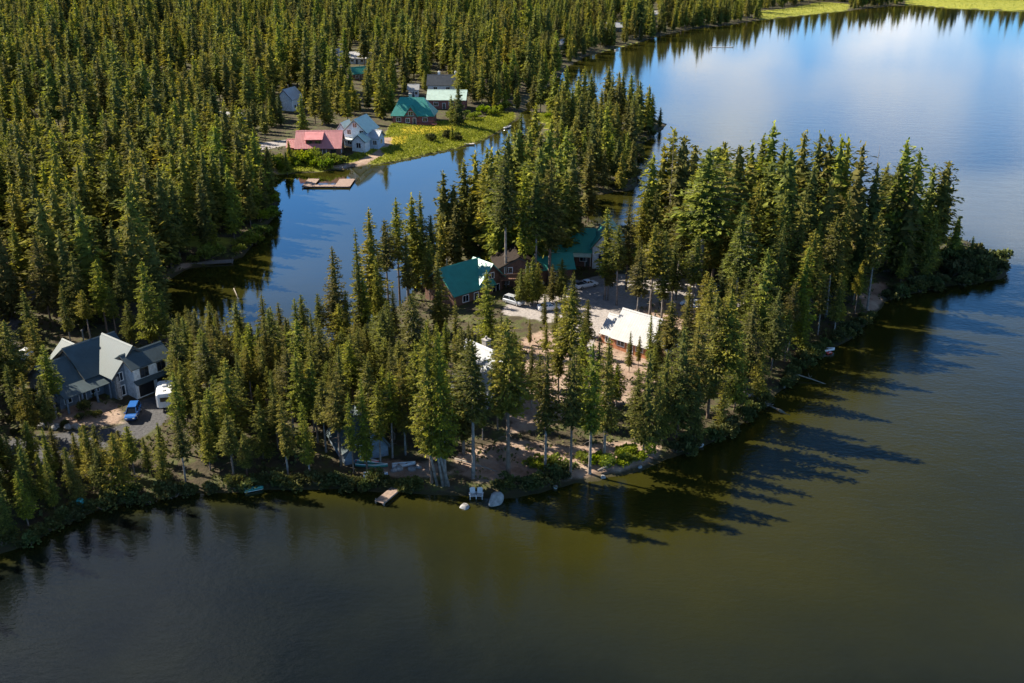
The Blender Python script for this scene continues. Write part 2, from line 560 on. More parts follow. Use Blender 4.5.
dep_shade = np.maximum(dep_shade, .95 * ov * sstep(0, 6, -gsd))  # carries real deep water plus the left bank's painted shade
calm = mask([poly([(140, 350), (140, 180), (250, 160), (520, 110), (540, 125), (480, 230), (420, 310), (340, 360)], 0)], gx, gy, 12)
far = sstep(250, 520, gy)
rip = (.5 - .37 * far) * (1 - .88 * calm)
sand = np.zeros(len(gx))
sand[near] = sstep(-16, 16, sdf(poly([(905, 190), (960, 175), (1060, 168), (1080, 250), (1010, 256), (960, 236), (925, 225)], 0), gx[near], gy[near]))
tag(grid_mesh('lake_water', gx, gy, np.zeros(len(gx)), quads[keep], {'sand': sand, 'depth_shade': dep_shade, 'ripple': rip}, M['water']),
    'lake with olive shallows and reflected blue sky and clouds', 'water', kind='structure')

# ------------------------------------------------------------------ trees
def frond_mesh(name, pts, dirs, size, mat, rng, wid=.27, tone=None, planes=2, droop=.25, sizes=None, core=None):
    """needle sprays: slim diamond faces set round each clump point"""
    vs, fs, cl = [], [], []
    for i, (p, d) in enumerate(zip(pts, dirs)):
        tn = tone[i] if tone is not None else rng.random()
        for k in range(planes):
            dd = Vector(d) + Vector((rng.normal() * .38, rng.normal() * .38, rng.normal() * .3))
            dd.normalize()
            L = size * (.65 + .7 * rng.random()) * (sizes[i] if sizes else 1)
            s = dd.cross(Vector((rng.normal() * .5, rng.normal() * .5, 1))).normalized() * L * wid * (.6 + .6 * rng.random())
            o = Vector(p) + Vector((rng.normal(), rng.normal(), rng.normal() * .6)) * size * .18
            mid = o + dd * L * .5
            tip = o + dd * L - Vector((0, 0, droop * L * rng.random()))
            n = len(vs)
            vs += [o - dd * L * .25, mid + s, tip, mid - s]
            fs.append((n, n + 1, n + 2, n + 3))
            cl += [tn * .7 + rng.random() * .3] * 4
    if core:            # the dense inner needles: ragged whorls round the stem
        rings = []
        for p, r in core:
            n = len(vs)
            for k in range(9):
                t = 2 * PI * k / 9 + rng.random() * .5
                q = r * (.55 + .8 * rng.random())
                vs.append(p + Vector((math.cos(t) * q, math.sin(t) * q, -.25 * q + rng.normal() * .12)))
                cl.append(rng.random() * .6)
            vs.append(p + Vector((0, 0, .5 + r * .4)))
            cl.append(.4)
            fs += [(n + k, n + (k + 1) % 9, n + 9) for k in range(9)]
    o = mesh_obj(name, vs, fs, mat)
    a = o.data.attributes.new('clump', 'FLOAT', 'POINT')
    a.data.foreach_set('value', cl)
    return o


def pine_parts(rng, R=1.9, base=.25, levels=40, per=6, size=.8, clumps=5, power=.75, gap=.12, planes=2, trunk_n=8, lean=.15, trunk_mat='bark', dense=.36):
    """a 20 m conifer: (trunk object, crown object)"""
    Ht = 20.0
    bend = [(rng.normal() * lean * .5, rng.normal() * lean * .5) for _ in range(2)]
    axis_ = lambda t: Vector((bend[0][0] * math.sin(t * 2.2) + bend[1][0] * t * t, bend[0][1] * math.sin(t * 2.6) + bend[1][1] * t * t, t * Ht))
    mb = MB()
    r0 = .24
    mb.tube([axis_(t) - Vector((0, 0, .6 if t == 0 else 0)) for t in (0, .02, .15, .35, .6, .8, .97)], [r0 * 1.45, r0 * 1.05, r0 * .92, r0 * .75, r0 * .5, r0 * .28, .03], trunk_n)
    for _ in range(int(14 * base + 3)):       # dead stubs below the crown
        t = rng.uniform(.08, base + .1)
        a = rng.uniform(0, 2 * PI)
        p = axis_(t)
        L = rng.uniform(.5, 1.5)
        mb.tube([p, p + Vector((math.cos(a), math.sin(a), -.1)) * L * .5, p + Vector((math.cos(a), math.sin(a), -.35)) * L], [.05, .03, .01], 4, False)
    pts, dirs, tone, szs, core = [], [], [], [], []
    lob = [(rng.uniform(0, 2 * PI), rng.uniform(base, 1), rng.uniform(.3, .9)) for _ in range(7)]
    for l in range(levels):
        t = base + (1 - base) * (l + rng.uniform(-.4, .4)) / levels
        t = min(max(t, base * .9), .995)
        s = (t - base) / (1 - base)
        prof = R * (max(1 - s, 0.0) ** power) * min(1, .5 + s * 3.0) + .05
        lev = 1 + rng.normal() * .22
        if s > .02:
            core.append((axis_(t), prof * dense))
        n = max(3, int(per * (.55 + .6 * (1 - s))))
        a0 = rng.uniform(0, 2 * PI)
        for k in range(n):
            if rng.random() < gap:
                continue
            a = a0 + 2 * PI * k / n + rng.normal() * .25
            f = 1.0
            for la, lt, lw in lob:                 # uneven sides: hollows and bulges
                f += .42 * lw * math.cos(a - la) * math.exp(-((t - lt) / .13) ** 2)
            L = max(.15, prof * lev * f * rng.uniform(.72, 1.15))
            up = -.18 + .55 * s + rng.normal() * .08
            d = Vector((math.cos(a), math.sin(a), up)).normalized()
            tn = min(1, max(0, rng.normal() * .22 + .45))
            p0 = axis_(t)
            if L > 1.2 and s < .8:
                q = p0 + d * L * .85
                mb.tube([p0, p0 + d * L * .5, q], [.045, .03, .012], 3, False)
            m_ = max(1, int(clumps * L / R + .9))
            for c_ in range(m_):
                g = (c_ + .6 + rng.uniform(-.2, .2)) / m_
                pos = p0 + d * L * (.22 + .78 * g) + Vector((0, 0, -.12 * g * g * L))
                side = d.cross(Vector((0, 0, 1))) * rng.normal() * .22 * L * g
                pts.append(pos + side)
                szs.append(1.1 - .42 * s)
                dirs.append((d + side * .6 / max(L, .3)).normalized())
                tone.append(min(1, max(0, tn + .12 * (g - .5) + rng.normal() * .1)))
    for k in range(7):
        pts.append(axis_(.945 + .010 * k)); dirs.append(Vector((rng.normal() * .16, rng.normal() * .16, 1)).normalized()); tone.append(.7); szs.append(.55)
    tr = mb.build('trunk', M[trunk_mat], None, True)
    cr = frond_mesh('crown', pts, dirs, size, M['needles'], rng, tone=tone, planes=planes, sizes=szs, core=core)
    return tr, cr


PROTO = {'spire': [], 'pine': [], 'bushy': []}
for k in range(4):
    PROTO['spire'].append(pine_parts(RNG, R=1.8 + .18 * k, base=.10 + .04 * k, levels=50, per=8, size=.38, clumps=11, power=.66, gap=.10, planes=3))
for k in range(5):
    PROTO['pine'].append(pine_parts(RNG, R=1.9 + .12 * k, base=.28 + .05 * k, levels=38, per=8, size=.40, clumps=11, power=.56, gap=.17, planes=3, trunk_mat='bark' if k % 2 else 'grey_bark'))
for k in range(4):
    PROTO['bushy'].append(pine_parts(RNG, R=3.1 + .25 * k, base=.10 + .03 * k, levels=40, per=9, size=.44, clumps=15, power=.56, gap=.28, lean=.4, planes=3))
used_proto = set()


def place_tree(kind, x, y, h, label, group, variant=None, wide=1.0, name='pine_tree', lean=None):
    v = variant if variant is not None else random.randrange(len(PROTO[kind]))
    tr, cr = PROTO[kind][v]
    z = gz(x, y) - .1
    t = thing(name, label, 'tree', (x, y, z), random.uniform(0, 2 * PI), group)
    s = h / 20.0
    wx = s * wide * random.uniform(.88, 1.15) * (1 + .25 * (1 - min(s, 1)))
    t.scale = (wx, wx, s)
    if lean:
        t.rotation_euler = (lean[0], lean[1], t.rotation_euler[2])
    for src in (tr, cr):
        if (kind, v, src.name) in used_proto:
            o = src.copy()
            COL.objects.link(o)
        else:
            o = src
            used_proto.add((kind, v, src.name))
        o.parent = t
    ALLTREES.append((x, y, h))
    return t


ALLTREES = []
TREES = []          # (x, y, h, kind, wide, label, group)


def hand(kind, tx, ty, by, stand, wide=1.0, label=None):
    bx = 512 + (tx - 512) * (2698 - by) / (2698 - ty)
    x, y, z = G(bx, by)
    h = height_for(y, ty) - z
    TREES.append([x, y, h, kind, wide, stand, label])


# rectangles of the picture that scattered trees must leave in view (x0, y0, x1, y1): roofs, glades, open water
CLEAR = []


def clear(x0, y0, x1, y1):
    CLEAR.append((x0, y0, x1, y1))


HOUSES = []   # ground discs kept free of trunks (x, y, r)


def blocked(x, y, h, wide=.9):
    z = max(gz(x, y), 0)
    px, pb = proj(x, y, z)
    _, pt = proj(x, y, z + h)
    hw = FPX / (y * CP + CAM_H * SP) * wide
    for x0, y0, x1, y1 in CLEAR:
        if px + hw > x0 and px - hw < x1 and pb > y0 and pt + (pb - pt) * .12 < y1:
            return True
    return any((x - a) ** 2 + (y - c_) ** 2 < r * r for a, c_, r in HOUSES)


def scatter(pts_px, spacing, hmin, hmax, kinds, stand, wide=1.0, n_max=400, z=1.0, margin=1.5, world=False):
    pl = np.array(pts_px) if world else poly(pts_px, z)
    x0, y0 = pl.min(0)
    x1, y1 = pl.max(0)
    area = (x1 - x0) * (y1 - y0)
    n = int(area / spacing ** 2 * 5) + 20
    xs, ys = RNG.uniform(x0, x1, n), RNG.uniform(y0, y1, n)
    ok = (sdf(pl, xs, ys) > 0) & (shore(xs, ys) > margin) & (mask(NOTREE, xs, ys, .6) < .5)
    cnt = 0
    for x, y in zip(xs[ok], ys[ok]):
        sp2 = (spacing * random.uniform(.6, 1.15)) ** 2
        if any((x - t[0]) ** 2 + (y - t[1]) ** 2 < sp2 for t in TREES):
            continue
        h = random.uniform(hmin, hmax) * (1 - .25 * (random.random() < .2))
        if blocked(x, y, h):
            continue
        TREES.append([x, y, h, random.choice(kinds), wide, stand, None])
        cnt += 1
        if cnt >= n_max:
            break
    return cnt

# ------------------------------------------------------------------ buildings
class House:
    def __init__(self, name, label, cat, x, y, deg, group=None, z=None, clear_r=None):
        self.a = math.radians(deg)
        self.x, self.y = x, y
        self.root = thing(name, label, cat, (x, y, gz(x, y) if z is None else z), self.a, group)

    def world(self, x, y):
        c, s = math.cos(self.a), math.sin(self.a)
        return self.x + c * x - s * y, self.y + s * x + c * y

    def keep(self, x, y, r):
        wx, wy = self.world(x, y)
        HOUSES.append((wx, wy, r))

    def wall(self, x0, x1, y0, y1, z0, ze, zr, ax, mat):
        b_ = MB()
        if zr <= ze:
            b_.box(x0, x1, y0, y1, z0, ze)
        elif ax == 'x':
            ym = (y0 + y1) / 2
            vs = [(x0, y0, z0), (x0, y1, z0), (x0, y1, ze), (x0, ym, zr), (x0, y0, ze), (x1, y0, z0), (x1, y1, z0), (x1, y1, ze), (x1, ym, zr), (x1, y0, ze)]
            b_.add(vs, [(0, 4, 3, 2, 1), (5, 6, 7, 8, 9), (0, 5, 9, 4), (1, 2, 7, 6), (4, 9, 8, 3), (3, 8, 7, 2), (0, 1, 6, 5)])
        else:
            xm = (x0 + x1) / 2
            vs = [(x0, y0, z0), (x1, y0, z0), (x1, y0, ze), (xm, y0, zr), (x0, y0, ze), (x0, y1, z0), (x1, y1, z0), (x1, y1, ze), (xm, y1, zr), (x0, y1, ze)]
            b_.add(vs, [(0, 1, 2, 3, 4), (5, 9, 8, 7, 6), (0, 4, 9, 5), (1, 6, 7, 2), (4, 3, 8, 9), (3, 2, 7, 8), (0, 5, 6, 1)])
        self.keep((x0 + x1) / 2, (y0 + y1) / 2, max(x1 - x0, y1 - y0) * .5 + .8)
        return b_.build('wall', mat, self.root)

    def gable(self, x0, x1, y0, y1, ze, zr, ax, mat, o=.55, th=.16, oe=None, sides='fb'):
        """two roof slabs on a ridge along ax, built ridge-along-x in its own frame"""
        cx, cy = (x0 + x1) / 2, (y0 + y1) / 2
        if ax == 'x':
            L, Wd, rot = x1 - x0, y1 - y0, 0
        else:
            L, Wd, rot = y1 - y0, x1 - x0, PI / 2
        oe = o if oe is None else oe
        sl = (zr - ze) / (Wd / 2)
        h, w, l = .19, Wd / 2 + oe, L / 2 + o
        zeo = ze - oe * sl + h
        b_ = MB()
        if 'f' in sides:
            b_.slab([(-l, -w, zeo), (l, -w, zeo), (l, 0, zr + h), (-l, 0, zr + h)], th)
        if 'b' in sides:
            b_.slab([(l, w, zeo), (-l, w, zeo), (-l, 0.004, zr + h), (l, 0.004, zr + h)], th)
        r = b_.build('roof', mat, self.root)
        r.location, r.rotation_euler = (cx, cy, 0), (0, 0, rot)
        cap = MB().slab([(-l - .02, -.22, zr + h + .05 - .22 * sl * .9), (l + .02, -.22, zr + h + .05 - .22 * sl * .9), (l + .02, 0, zr + h + .05), (-l - .02, 0, zr + h + .05)], .03)
        cap.slab([(l + .02, .22, zr + h + .05 - .22 * sl * .9), (-l - .02, .22, zr + h + .05 - .22 * sl * .9), (-l - .02, .002, zr + h + .05), (l + .02, .002, zr + h + .05)], .03)
        cap.build('ridge_cap', mat, r)
        for sx in (-1, 1):        # barge boards under the gable overhang
            for sy in (-1, 1):
                x_ = sx * (l - .06)
                q = [(x_ - .04, sy * w, zeo - .17), (x_ + .04, sy * w, zeo - .17), (x_ + .04, sy * .01, zr + h - .17), (x_ - .04, sy * .01, zr + h - .17)]
                if sy > 0:
                    q = q[::-1]
                MB().slab(q, .22).build('barge_board', M['dark_trim'], r)
        return r

    def shed(self, q, mat, th=.14, name='roof'):
        return MB().slab(q, th).build(name, mat, self.root)

    def block(self, x0, x1, y0, y1, ze, zr, ax, wmat, rmat, z0=-1.2, o=.55, oe=None):
        self.wall(x0, x1, y0, y1, z0, ze, zr, ax, wmat)
        return self.gable(x0, x1, y0, y1, ze, zr, ax, rmat, o, oe=oe)

    ROT = {'front': 0, 'right': PI / 2, 'back': PI, 'left': -PI / 2}

    def window(self, x, y, z, face, w=1.1, h=1.2, frame='trim', n=2, parent=None):
        f = MB()
        t, d = .10, .07
        f.box(-w / 2 - t, w / 2 + t, -d, .03, h / 2, h / 2 + t).box(-w / 2 - t, w / 2 + t, -d - .03, .03, -h / 2 - t, -h / 2)
        f.box(-w / 2 - t, -w / 2, -d, .03, -h / 2, h / 2).box(w / 2, w / 2 + t, -d, .03, -h / 2, h / 2)
        for k in range(1, n):
            xx = -w / 2 + w * k / n
            f.box(xx - .03, xx + .03, -d + .01, .03, -h / 2, h / 2)
        o = f.build('window', M[frame], parent or self.root)
        o.location, o.rotation_euler = (x, y, z), (0, 0, self.ROT[face])
        MB().box(-w / 2 + .001, w / 2 - .001, -.03, .025, -h / 2 + .001, h / 2 - .001).build('pane', M['glass'], o)
        return o

    def door(self, x, y, z, face, w=.95, h=2.1, mat='dark_trim', frame='trim'):
        f = MB()
        f.box(-w / 2 - .1, -w / 2, -.06, .03, 0, h + .1).box(w / 2, w / 2 + .1, -.06, .03, 0, h + .1).box(-w / 2, w / 2, -.06, .03, h, h + .1)
        o = f.build('door', M[frame], self.root)
        o.location, o.rotation_euler = (x, y, z), (0, 0, self.ROT[face])
        MB().box(-w / 2 + .001, w / 2 - .001, -.035, .02, 0, h - .001).box(-w / 2 + .15, w / 2 - .15, -.05, -.036, .2, .9).build('leaf', M[mat], o)
        MB().tube([(w / 2 - .12, -.10, 1.0), (w / 2 - .12, -.036, 1.0)], [.04, .03], 6).build('handle', M['rim'], o)
        return o

    def garage(self, x, y, z, face, w=2.8, h=2.4):
        f = MB()
        f.box(-w / 2 - .15, -w / 2, -.08, .03, 0, h + .15).box(w / 2, w / 2 + .15, -.08, .03, 0, h + .15).box(-w / 2, w / 2, -.08, .03, h, h + .15)
        o = f.build('garage_door', M['trim'], self.root)
        o.location, o.rotation_euler = (x, y, z), (0, 0, self.ROT[face])
        p_ = MB()
        for k in range(4):
            p_.box(-w / 2 + .001, w / 2 - .001, -.03, .02, h * k / 4 + .015, h * (k + 1) / 4 - .015)
        p_.box(-w / 2 + .002, w / 2 - .002, -.015, .015, .001, h - .001)
        p_.build('panel', M['black'], o)

    def chimney(self, x, y, z0, z1, mat='stone', s=.45):
        c_ = MB().box(x - s, x + s, y - s, y + s, z0, z1).box(x - s - .08, x + s + .08, y - s - .08, y + s + .08, z1 + .001, z1 + .16)
        c_.tube([(x, y, z1 + .16), (x, y, z1 + .6)], [.16, .16], 8)
        return c_.build('chimney', M[mat], self.root)

    def flue(self, x, y, z0, z1):
        return MB().tube([(x, y, z0), (x, y, z1)], [.11, .11], 8).tube([(x, y, z1 + .001), (x, y, z1 + .18)], [.2, .08], 8).build('chimney', M['dark_trim'], self.root)

    def deck(self, x0, x1, y0, y1, z, mat='log_wall', rail=True, posts=True):
        d = MB()
        n = max(2, int((x1 - x0) / .3))
        for k in range(n):
            a0, a1 = x0 + (x1 - x0) * k / n, x0 + (x1 - x0) * (k + 1) / n
            d.box(a0 + .015, a1 - .015, y0, y1, z - .06, z)
        d.box(x0, x1, y0 + .02, y0 + .14, z - .3, z - .061).box(x0, x1, y1 - .14, y1 - .02, z - .3, z - .061)
        o = d.build('deck', M[mat], self.root)
        if posts:
            for x in np.linspace(x0 + .15, x1 - .15, max(2, int((x1 - x0) / 2.5) + 1)):
                MB().box(x - .09, x + .09, y0 + .03, y0 + .21, -1.2, z - .301).build('post', M[mat], o)
        if rail:
            r = MB()
            r.box(x0, x1, y0 + .02, y0 + .10, z + .92, z + 1.0)
            for x in np.linspace(x0 + .05, x1 - .05, max(3, int((x1 - x0) / .35))):
                r.box(x - .03, x + .03, y0 + .03, y0 + .09, z + .001, z + .92)
            r.build('railing', M[mat], o)
        return o


# 1 slate house with many gables, left
hx, hy = -64.6, 132.8
h = House('lake_house', 'large white and slate house with dark teal metal gables beside the asphalt driveway', 'house', hx, hy, 52)
W_, S_, R_ = M['white_wall'], M['slate_wall'], M['teal_grey_roof']
h.block(0, 7.2, -4.5, 4.3, 3.4, 6.6, 'x', S_, R_)
h.block(-4.6, -.01, -4.8, 3.4, 2.6, 5.6, 'x', S_, R_)
h.block(.2, 6.0, 1.2, 6.2, 2.6, 5.2, 'y', S_, R_)
h.block(2.3, 9.2, -7.6, -.8, 3.6, 7.0, 'y', S_, R_)
h.wall(4.2, 10.2, -9.9, -5.2, -1.2, 4.6, 6.0, 'x', W_)
h.gable(4.2, 10.2, -9.9, -5.2, 4.6, 6.0, 'x', R_, .4)
h.shed([(-4.8, -6.9, 2.3), (2.2, -6.9, 2.3), (2.2, -4.53, 3.1), (-4.8, -4.53, 3.1)], M['teal_grey_roof'])
for x in (-4.5, -2.2, 0, 2.0):
    MB().box(x - .12, x + .12, -6.8, -6.56, -1.2, 2.2).build('porch_post', M['slate_wall'], h.root)
h.window(5.9, -9.9, 3.5, 'front', 1.2, 1.25, 'dark_trim')
h.window(8.7, -9.9, 3.5, 'front', 1.2, 1.25, 'dark_trim')
h.window(10.2, -7.5, 3.5, 'right', 1.2, 1.25, 'dark_trim')
h.garage(5.9, -9.9, -.1, 'front', 2.5, 2.35)
h.garage(8.8, -9.9, -.1, 'front', 2.3, 2.35)
h.shed([(4.0, -10.9, 2.3), (10.4, -10.9, 2.3), (10.4, -9.93, 2.65), (4.0, -9.93, 2.65)], M['teal_grey_roof'])
h.window(3.3, -7.6, 3.0, 'front', .9, 1.2)
h.window(3.3, -7.6, .8, 'front', 1.0, 1.4)
h.window(-3.4, -4.8, 1.2, 'front', 1.0, 1.2)
h.window(.9, -4.5, 1.2, 'front', 1.2, 1.3)
h.door(-1.2, -4.8, 0, 'front')
h.window(-4.6, -1.6, 1.3, 'left', 1.2, 1.2)
h.window(-4.6, 1.2, 1.3, 'left', 1.2, 1.2)
MB().box(2.35, 2.9, -8.2, -7.62, -1.2, 2.6).box(2.42, 2.82, -8.13, -7.69, 2.601, 3.4).build('stone_pier', M['stone'], h.root)
h.flue(3.5, 1.2, 5.6, 7.9)
clear(52, 340, 160, 412)
clear(98, 405, 152, 428)

# 2 teal roofed house in the middle of the peninsula
h = House('teal_house', 'brown house with weathered teal metal roof, one slope glaring pale in the sun', 'house', -13.2, 171.5, 42)
T_ = M['teal_roof']
h.block(0, 9, -4.4, 4.4, 3.0, 6.6, 'x', M['log_wall'], T_)
h.block(5.8, 12.4, -3.9, .6, 3.2, 6.5, 'y', M['log_wall'], T_, o=.6)
h.window(2.5, -4.4, 1.6, 'front', 1.3, 1.2)
h.window(10.2, -3.9, 1.6, 'front', 1.6, 1.4)
h.window(9.1, -3.9, 4.3, 'front', 1.2, 1.0)
h.door(5, -4.4, 0, 'front')
h.window(0, 0, 2.6, 'left', 1.3, 1.2)
h.flue(3.0, 1.5, 5.0, 7.4)
clear(446, 246, 497, 292)

# 3 brown lodge right of it
x, y, _ = G(519, 286)
h = House('brown_lodge', 'dark brown lodge with log deck railing, shaded by pines beside the parked silver car', 'house', x, y, 8)
h.block(-4.0, 4.0, 0, 7.5, 3.6, 5.7, 'y', M['log_wall'], M['brown_roof'])
h.block(4.01, 10.5, 1.5, 7, 2.7, 4.6, 'x', M['log_wall'], T_)
h.deck(-3.9, 3.9, -2.4, -.03, 2.3)
h.window(-2.0, 0, 3.2, 'front', 1.4, 1.0)
h.window(2.0, 0, 3.2, 'front', 1.4, 1.0)
h.window(-2.6, 0, 1.1, 'front', 1.3, 1.2)
h.door(1.2, 0, 0, 'front')
h.window(7.5, 1.5, 1.5, 'front', 1.6, 1.1)
h.chimney(2.0, 5.5, 3.8, 6.6)

# 4 teal house by the bay
x, y, _ = G(576, 266)
h = House('bay_house', 'teal roofed house with tall end gable by the olive bay behind the parking lot', 'house', x, y, -6)
h.block(-5.5, 3.2, 0, 8.5, 3.2, 6.4, 'x', M['log_wall'], T_)
h.block(3.21, 9.0, -.6, 7.5, 4.6, 8.2, 'y', M['white_wall'], T_)
for x_ in (-4, -1.2, 1.4):
    h.window(x_, 0, 1.7, 'front', 1.3, 1.2)
h.window(6.1, -.6, 5.4, 'front', 1.2, 1.3)
h.window(5.0, -.6, 2.2, 'front', 1.2, 1.3)
h.window(7.4, -.6, 2.2, 'front', 1.2, 1.3)
h.door(2.3, 0, 0, 'front')
h.shed([(-5.7, -1.7, 2.5), (3.0, -1.7, 2.5), (3.0, -.03, 3.0), (-5.7, -.03, 3.0)], M['pale_green_roof'])
for x_ in (-5.4, -2.6, .2, 2.7):
    MB().box(x_ - .1, x_ + .1, -1.6, -1.4, -1.2, 2.38).build('porch_post', M['log_wall'], h.root)
clear(556, 226, 606, 262)

# 5 teal roof among the tall pines, right
x, y, _ = G(764, 258)
h = House('shore_cabin', 'cabin with faded teal roof half hidden among the tall pines by the open lake', 'cabin', x, y, 25)
h.block(-4, 4, -3.2, 3.2, 3.0, 6.2, 'x', M['log_wall'], T_)
h.window(-1.8, -3.2, 1.6, 'front', 1.3, 1.2)
h.window(2, -3.2, 1.6, 'front', 1.3, 1.2)
h.door(.2, -3.2, 0, 'front')
h.flue(1.5, .8, 5, 7.2)
clear(757, 222, 772, 246)

# 6 white roofed cabin
h = House('white_roof_cabin', 'cedar cabin with dazzling white metal roof above the sandy clearing', 'cabin', 18.4, 151.0, -41)
h.block(0, 6.6, -3.3, 3.3, 2.3, 5.7, 'x', M['orange_wall'], M['white_roof'])
h.block(-2.6, -.01, -2.8, 2.2, 1.9, 4.3, 'x', M['orange_wall'], M['white_roof'], o=.35)
h.block(6.61, 9.8, -2.4, 2.0, 2.0, 3.8, 'y', M['log_wall'], M['grey_roof'], o=.4)
h.window(1.6, -3.3, 1.4, 'front', 1.3, 1.1)
h.window(5.2, -3.3, 1.4, 'front', 1.3, 1.1)
h.door(3.4, -3.3, 0, 'front')
h.window(-1.3, -2.8, 1.0, 'front', .9, .9)
h.flue(4.8, 1.3, 3.8, 5.7)
h.flue(1.6, 1.5, 3.8, 5.4)
clear(610, 316, 662, 352)

# 7 A-frame
ax_, ay_ = P(469, 344, 8.6)
h = House('a_frame_cabin', 'steep A-frame cabin with pale grey metal roof half hidden behind shoreline pines', 'cabin', ax_, ay_, -46)
h.block(0, 7.6, -4.0, 4.0, .5, 7.2, 'x', M['log_wall'], M['grey_roof'], o=.6, oe=.3)
h.window(7.6, 0, 3.6, 'right', 2.0, 1.5)
h.window(7.6, -1.8, 1.3, 'right', 1.3, 1.3)
h.door(7.6, 1.2, 0, 'right')
h.window(0, 0, 3.6, 'left', 1.6, 1.3)
h.chimney(2.2, 1.4, 3.0, 7.6)
clear(474, 350, 492, 380)

# 8 pale cabin glimpsed behind the dark stand
x, y, _ = G(350, 436)
h = House('pale_cabin', 'dim cabin with steep grey green roof glimpsed between dark pines near the shore', 'cabin', x, y, -62)
h.block(0, 6.5, -3, 3, 1.2, 5.6, 'x', M['slate_wall'], M['teal_grey_roof'], o=.5, oe=.3)
h.window(6.5, 0, 2.6, 'right', 1.3, 1.3)
h.window(0, 0, 2.6, 'left', 1.3, 1.3)
h.door(6.5, -1.4, 0, 'right')
clear(344, 420, 351, 440)

# 9 red roofed house across the channel
x, y, _ = G(318, 157)
h = House('red_roof_house', 'dark brown house with faded red metal roof and a red dormer by the channel', 'house', x, y, 2)
h.block(-6.2, 6.6, 0, 10, 2.5, 6.4, 'x', M['log_wall'], M['red_roof'], o=.5)
h.block(-9.2, -6.21, 2.5, 8, 2.1, 3.9, 'x', M['red_wall'], M['red_roof'], o=.4)
h.wall(-3.4, 1.2, 1.0, 4.6, 2.4, 4.7, 4.7, 'y', M['red_wall'])
h.shed([(-3.8, .3, 4.75), (1.6, .3, 4.75), (1.6, 4.7, 6.3), (-3.8, 4.7, 6.3)], M['red_roof'])
h.window(-2.3, 1.0, 3.85, 'front', 1.3, .9, 'dark_trim')
h.window(.1, 1.0, 3.85, 'front', 1.3, .9, 'dark_trim')
for x_ in (-4.4, -1.2, 4.6):
    h.window(x_, 0, 1.3, 'front', 1.4, 1.2, 'dark_trim')
h.door(2.0, 0, 0, 'front')
h.window(6.6, 5, 3.6, 'right', 1.4, 1.2)
h.window(6.6, 2.6, 1.2, 'right', 1.2, 1.2)
h.deck(-6, 6.4, -2.2, -.03, .4, rail=False)
h.flue(3.5, 6.5, 5.4, 7.0)
clear(284, 128, 344, 162)

# 10 pale blue house
x, y, _ = G(353, 149)
h = House('pale_blue_house', 'pale blue and white multi-gabled house standing beside the red roof', 'house', x, y, -16)
B_, K_ = M['blue_white_wall'], M['ltblue_paint']
h.block(-3.0, 4.2, 1.0, 9.5, 5.0, 8.4, 'y', B_, M['pale_green_roof'])
h.block(-6.2, -3.01, 2.5, 8.0, 4.6, 6.8, 'y', B_, M['grey_roof'], o=.4)
h.block(4.21, 7.4, 2.0, 7.0, 3.0, 4.8, 'x', B_, M['grey_roof'], o=.4)
h.block(1.0, 5.2, -2.6, .99, 2.8, 4.6, 'y', M['white_wall'], M['pale_green_roof'], o=.4)
for x_, z_ in ((-1.4, 4.6), (2.6, 4.6), (-1.4, 1.6), (.6, 6.7)):
    h.window(x_, 1.0, z_, 'front', 1.2, 1.3)
h.window(-4.6, 2.5, 3.9, 'front', 1.1, 1.3)
h.window(-4.6, 2.5, 1.4, 'front', 1.1, 1.3)
h.window(3.1, -2.6, 1.5, 'front', 1.4, 1.5)
h.window(6.4, 2.0, 1.6, 'front', 1.2, 1.3)
h.window(7.4, 4.6, 1.6, 'right', 1.3, 1.3)
h.door(-.2, 1.0, 0, 'front')
h.deck(-6, .9, -1.8, .97, 2.9, 'trim')
clear(338, 118, 380, 152)

# 11 green lodge
x, y, _ = G(414, 124)
h = House('green_lodge', 'long redwood lodge with deep green hipped roof and front gable above yellow flowers', 'house', x, y, -4)
h.wall(-7.2, 6.4, 0, 9, -1.2, 3.0, 3.0, 'x', M['red_wall'])
hip = MB()
e, zt, zb = .7, 8.2, 2.75
A, B2, C2, D = (-7.2 - e, -e, zb), (6.4 + e, -e, zb), (6.4 + e, 9 + e, zb), (-7.2 - e, 9 + e, zb)
R1, R2 = (-5.2, 4.5, zt), (3.0, 4.5, zt)
hip.slab([A, B2, R2, R1], .15).slab([C2, D, R1, (3.0, 4.504, zt)], .15).slab([B2, C2, (3.004, 4.5, zt)], .15).slab([D, A, (-5.204, 4.5, zt)], .15)
hip.build('roof', T_, h.root)
h.wall(-3.0, 1.2, -.5, 3.2, -1.2, 3.0, 5.9, 'y', M['red_wall'])
h.gable(-3.0, 1.2, -.5, 3.4, 3.0, 5.9, 'y', T_, .45)
h.window(-.9, -.5, 3.6, 'front', 1.5, 1.4)
h.window(-2.0, -.5, 1.3, 'front', 1.2, 1.3)
h.window(-5.2, 0, 1.5, 'front', 1.5, 1.3)
h.window(3.8, 0, 1.5, 'front', 1.5, 1.3)
h.door(.3, -.5, 0, 'front')
h.deck(1.4, 8.0, -2.6, -.03, .5, 'red_wall')
h.chimney(-2, 6.2, 6.0, 9.0)
clear(394, 97, 431, 124)

# 12 pale green roofed barn behind
x, y, _ = G(443, 109)
h = House('pale_barn', 'long building with pale green metal roof just behind the green lodge', 'building', x, y, -3)
h.block(-5.5, 8, 0, 9, 3.4, 6.0, 'x', M['red_wall'], M['pale_green_roof'])
h.window(-2.5, 0, 1.8, 'front', 1.5, 1.2)
h.window(3, 0, 1.8, 'front', 1.5, 1.2)
h.door(.4, 0, 0, 'front')
clear(430, 89, 450, 108)

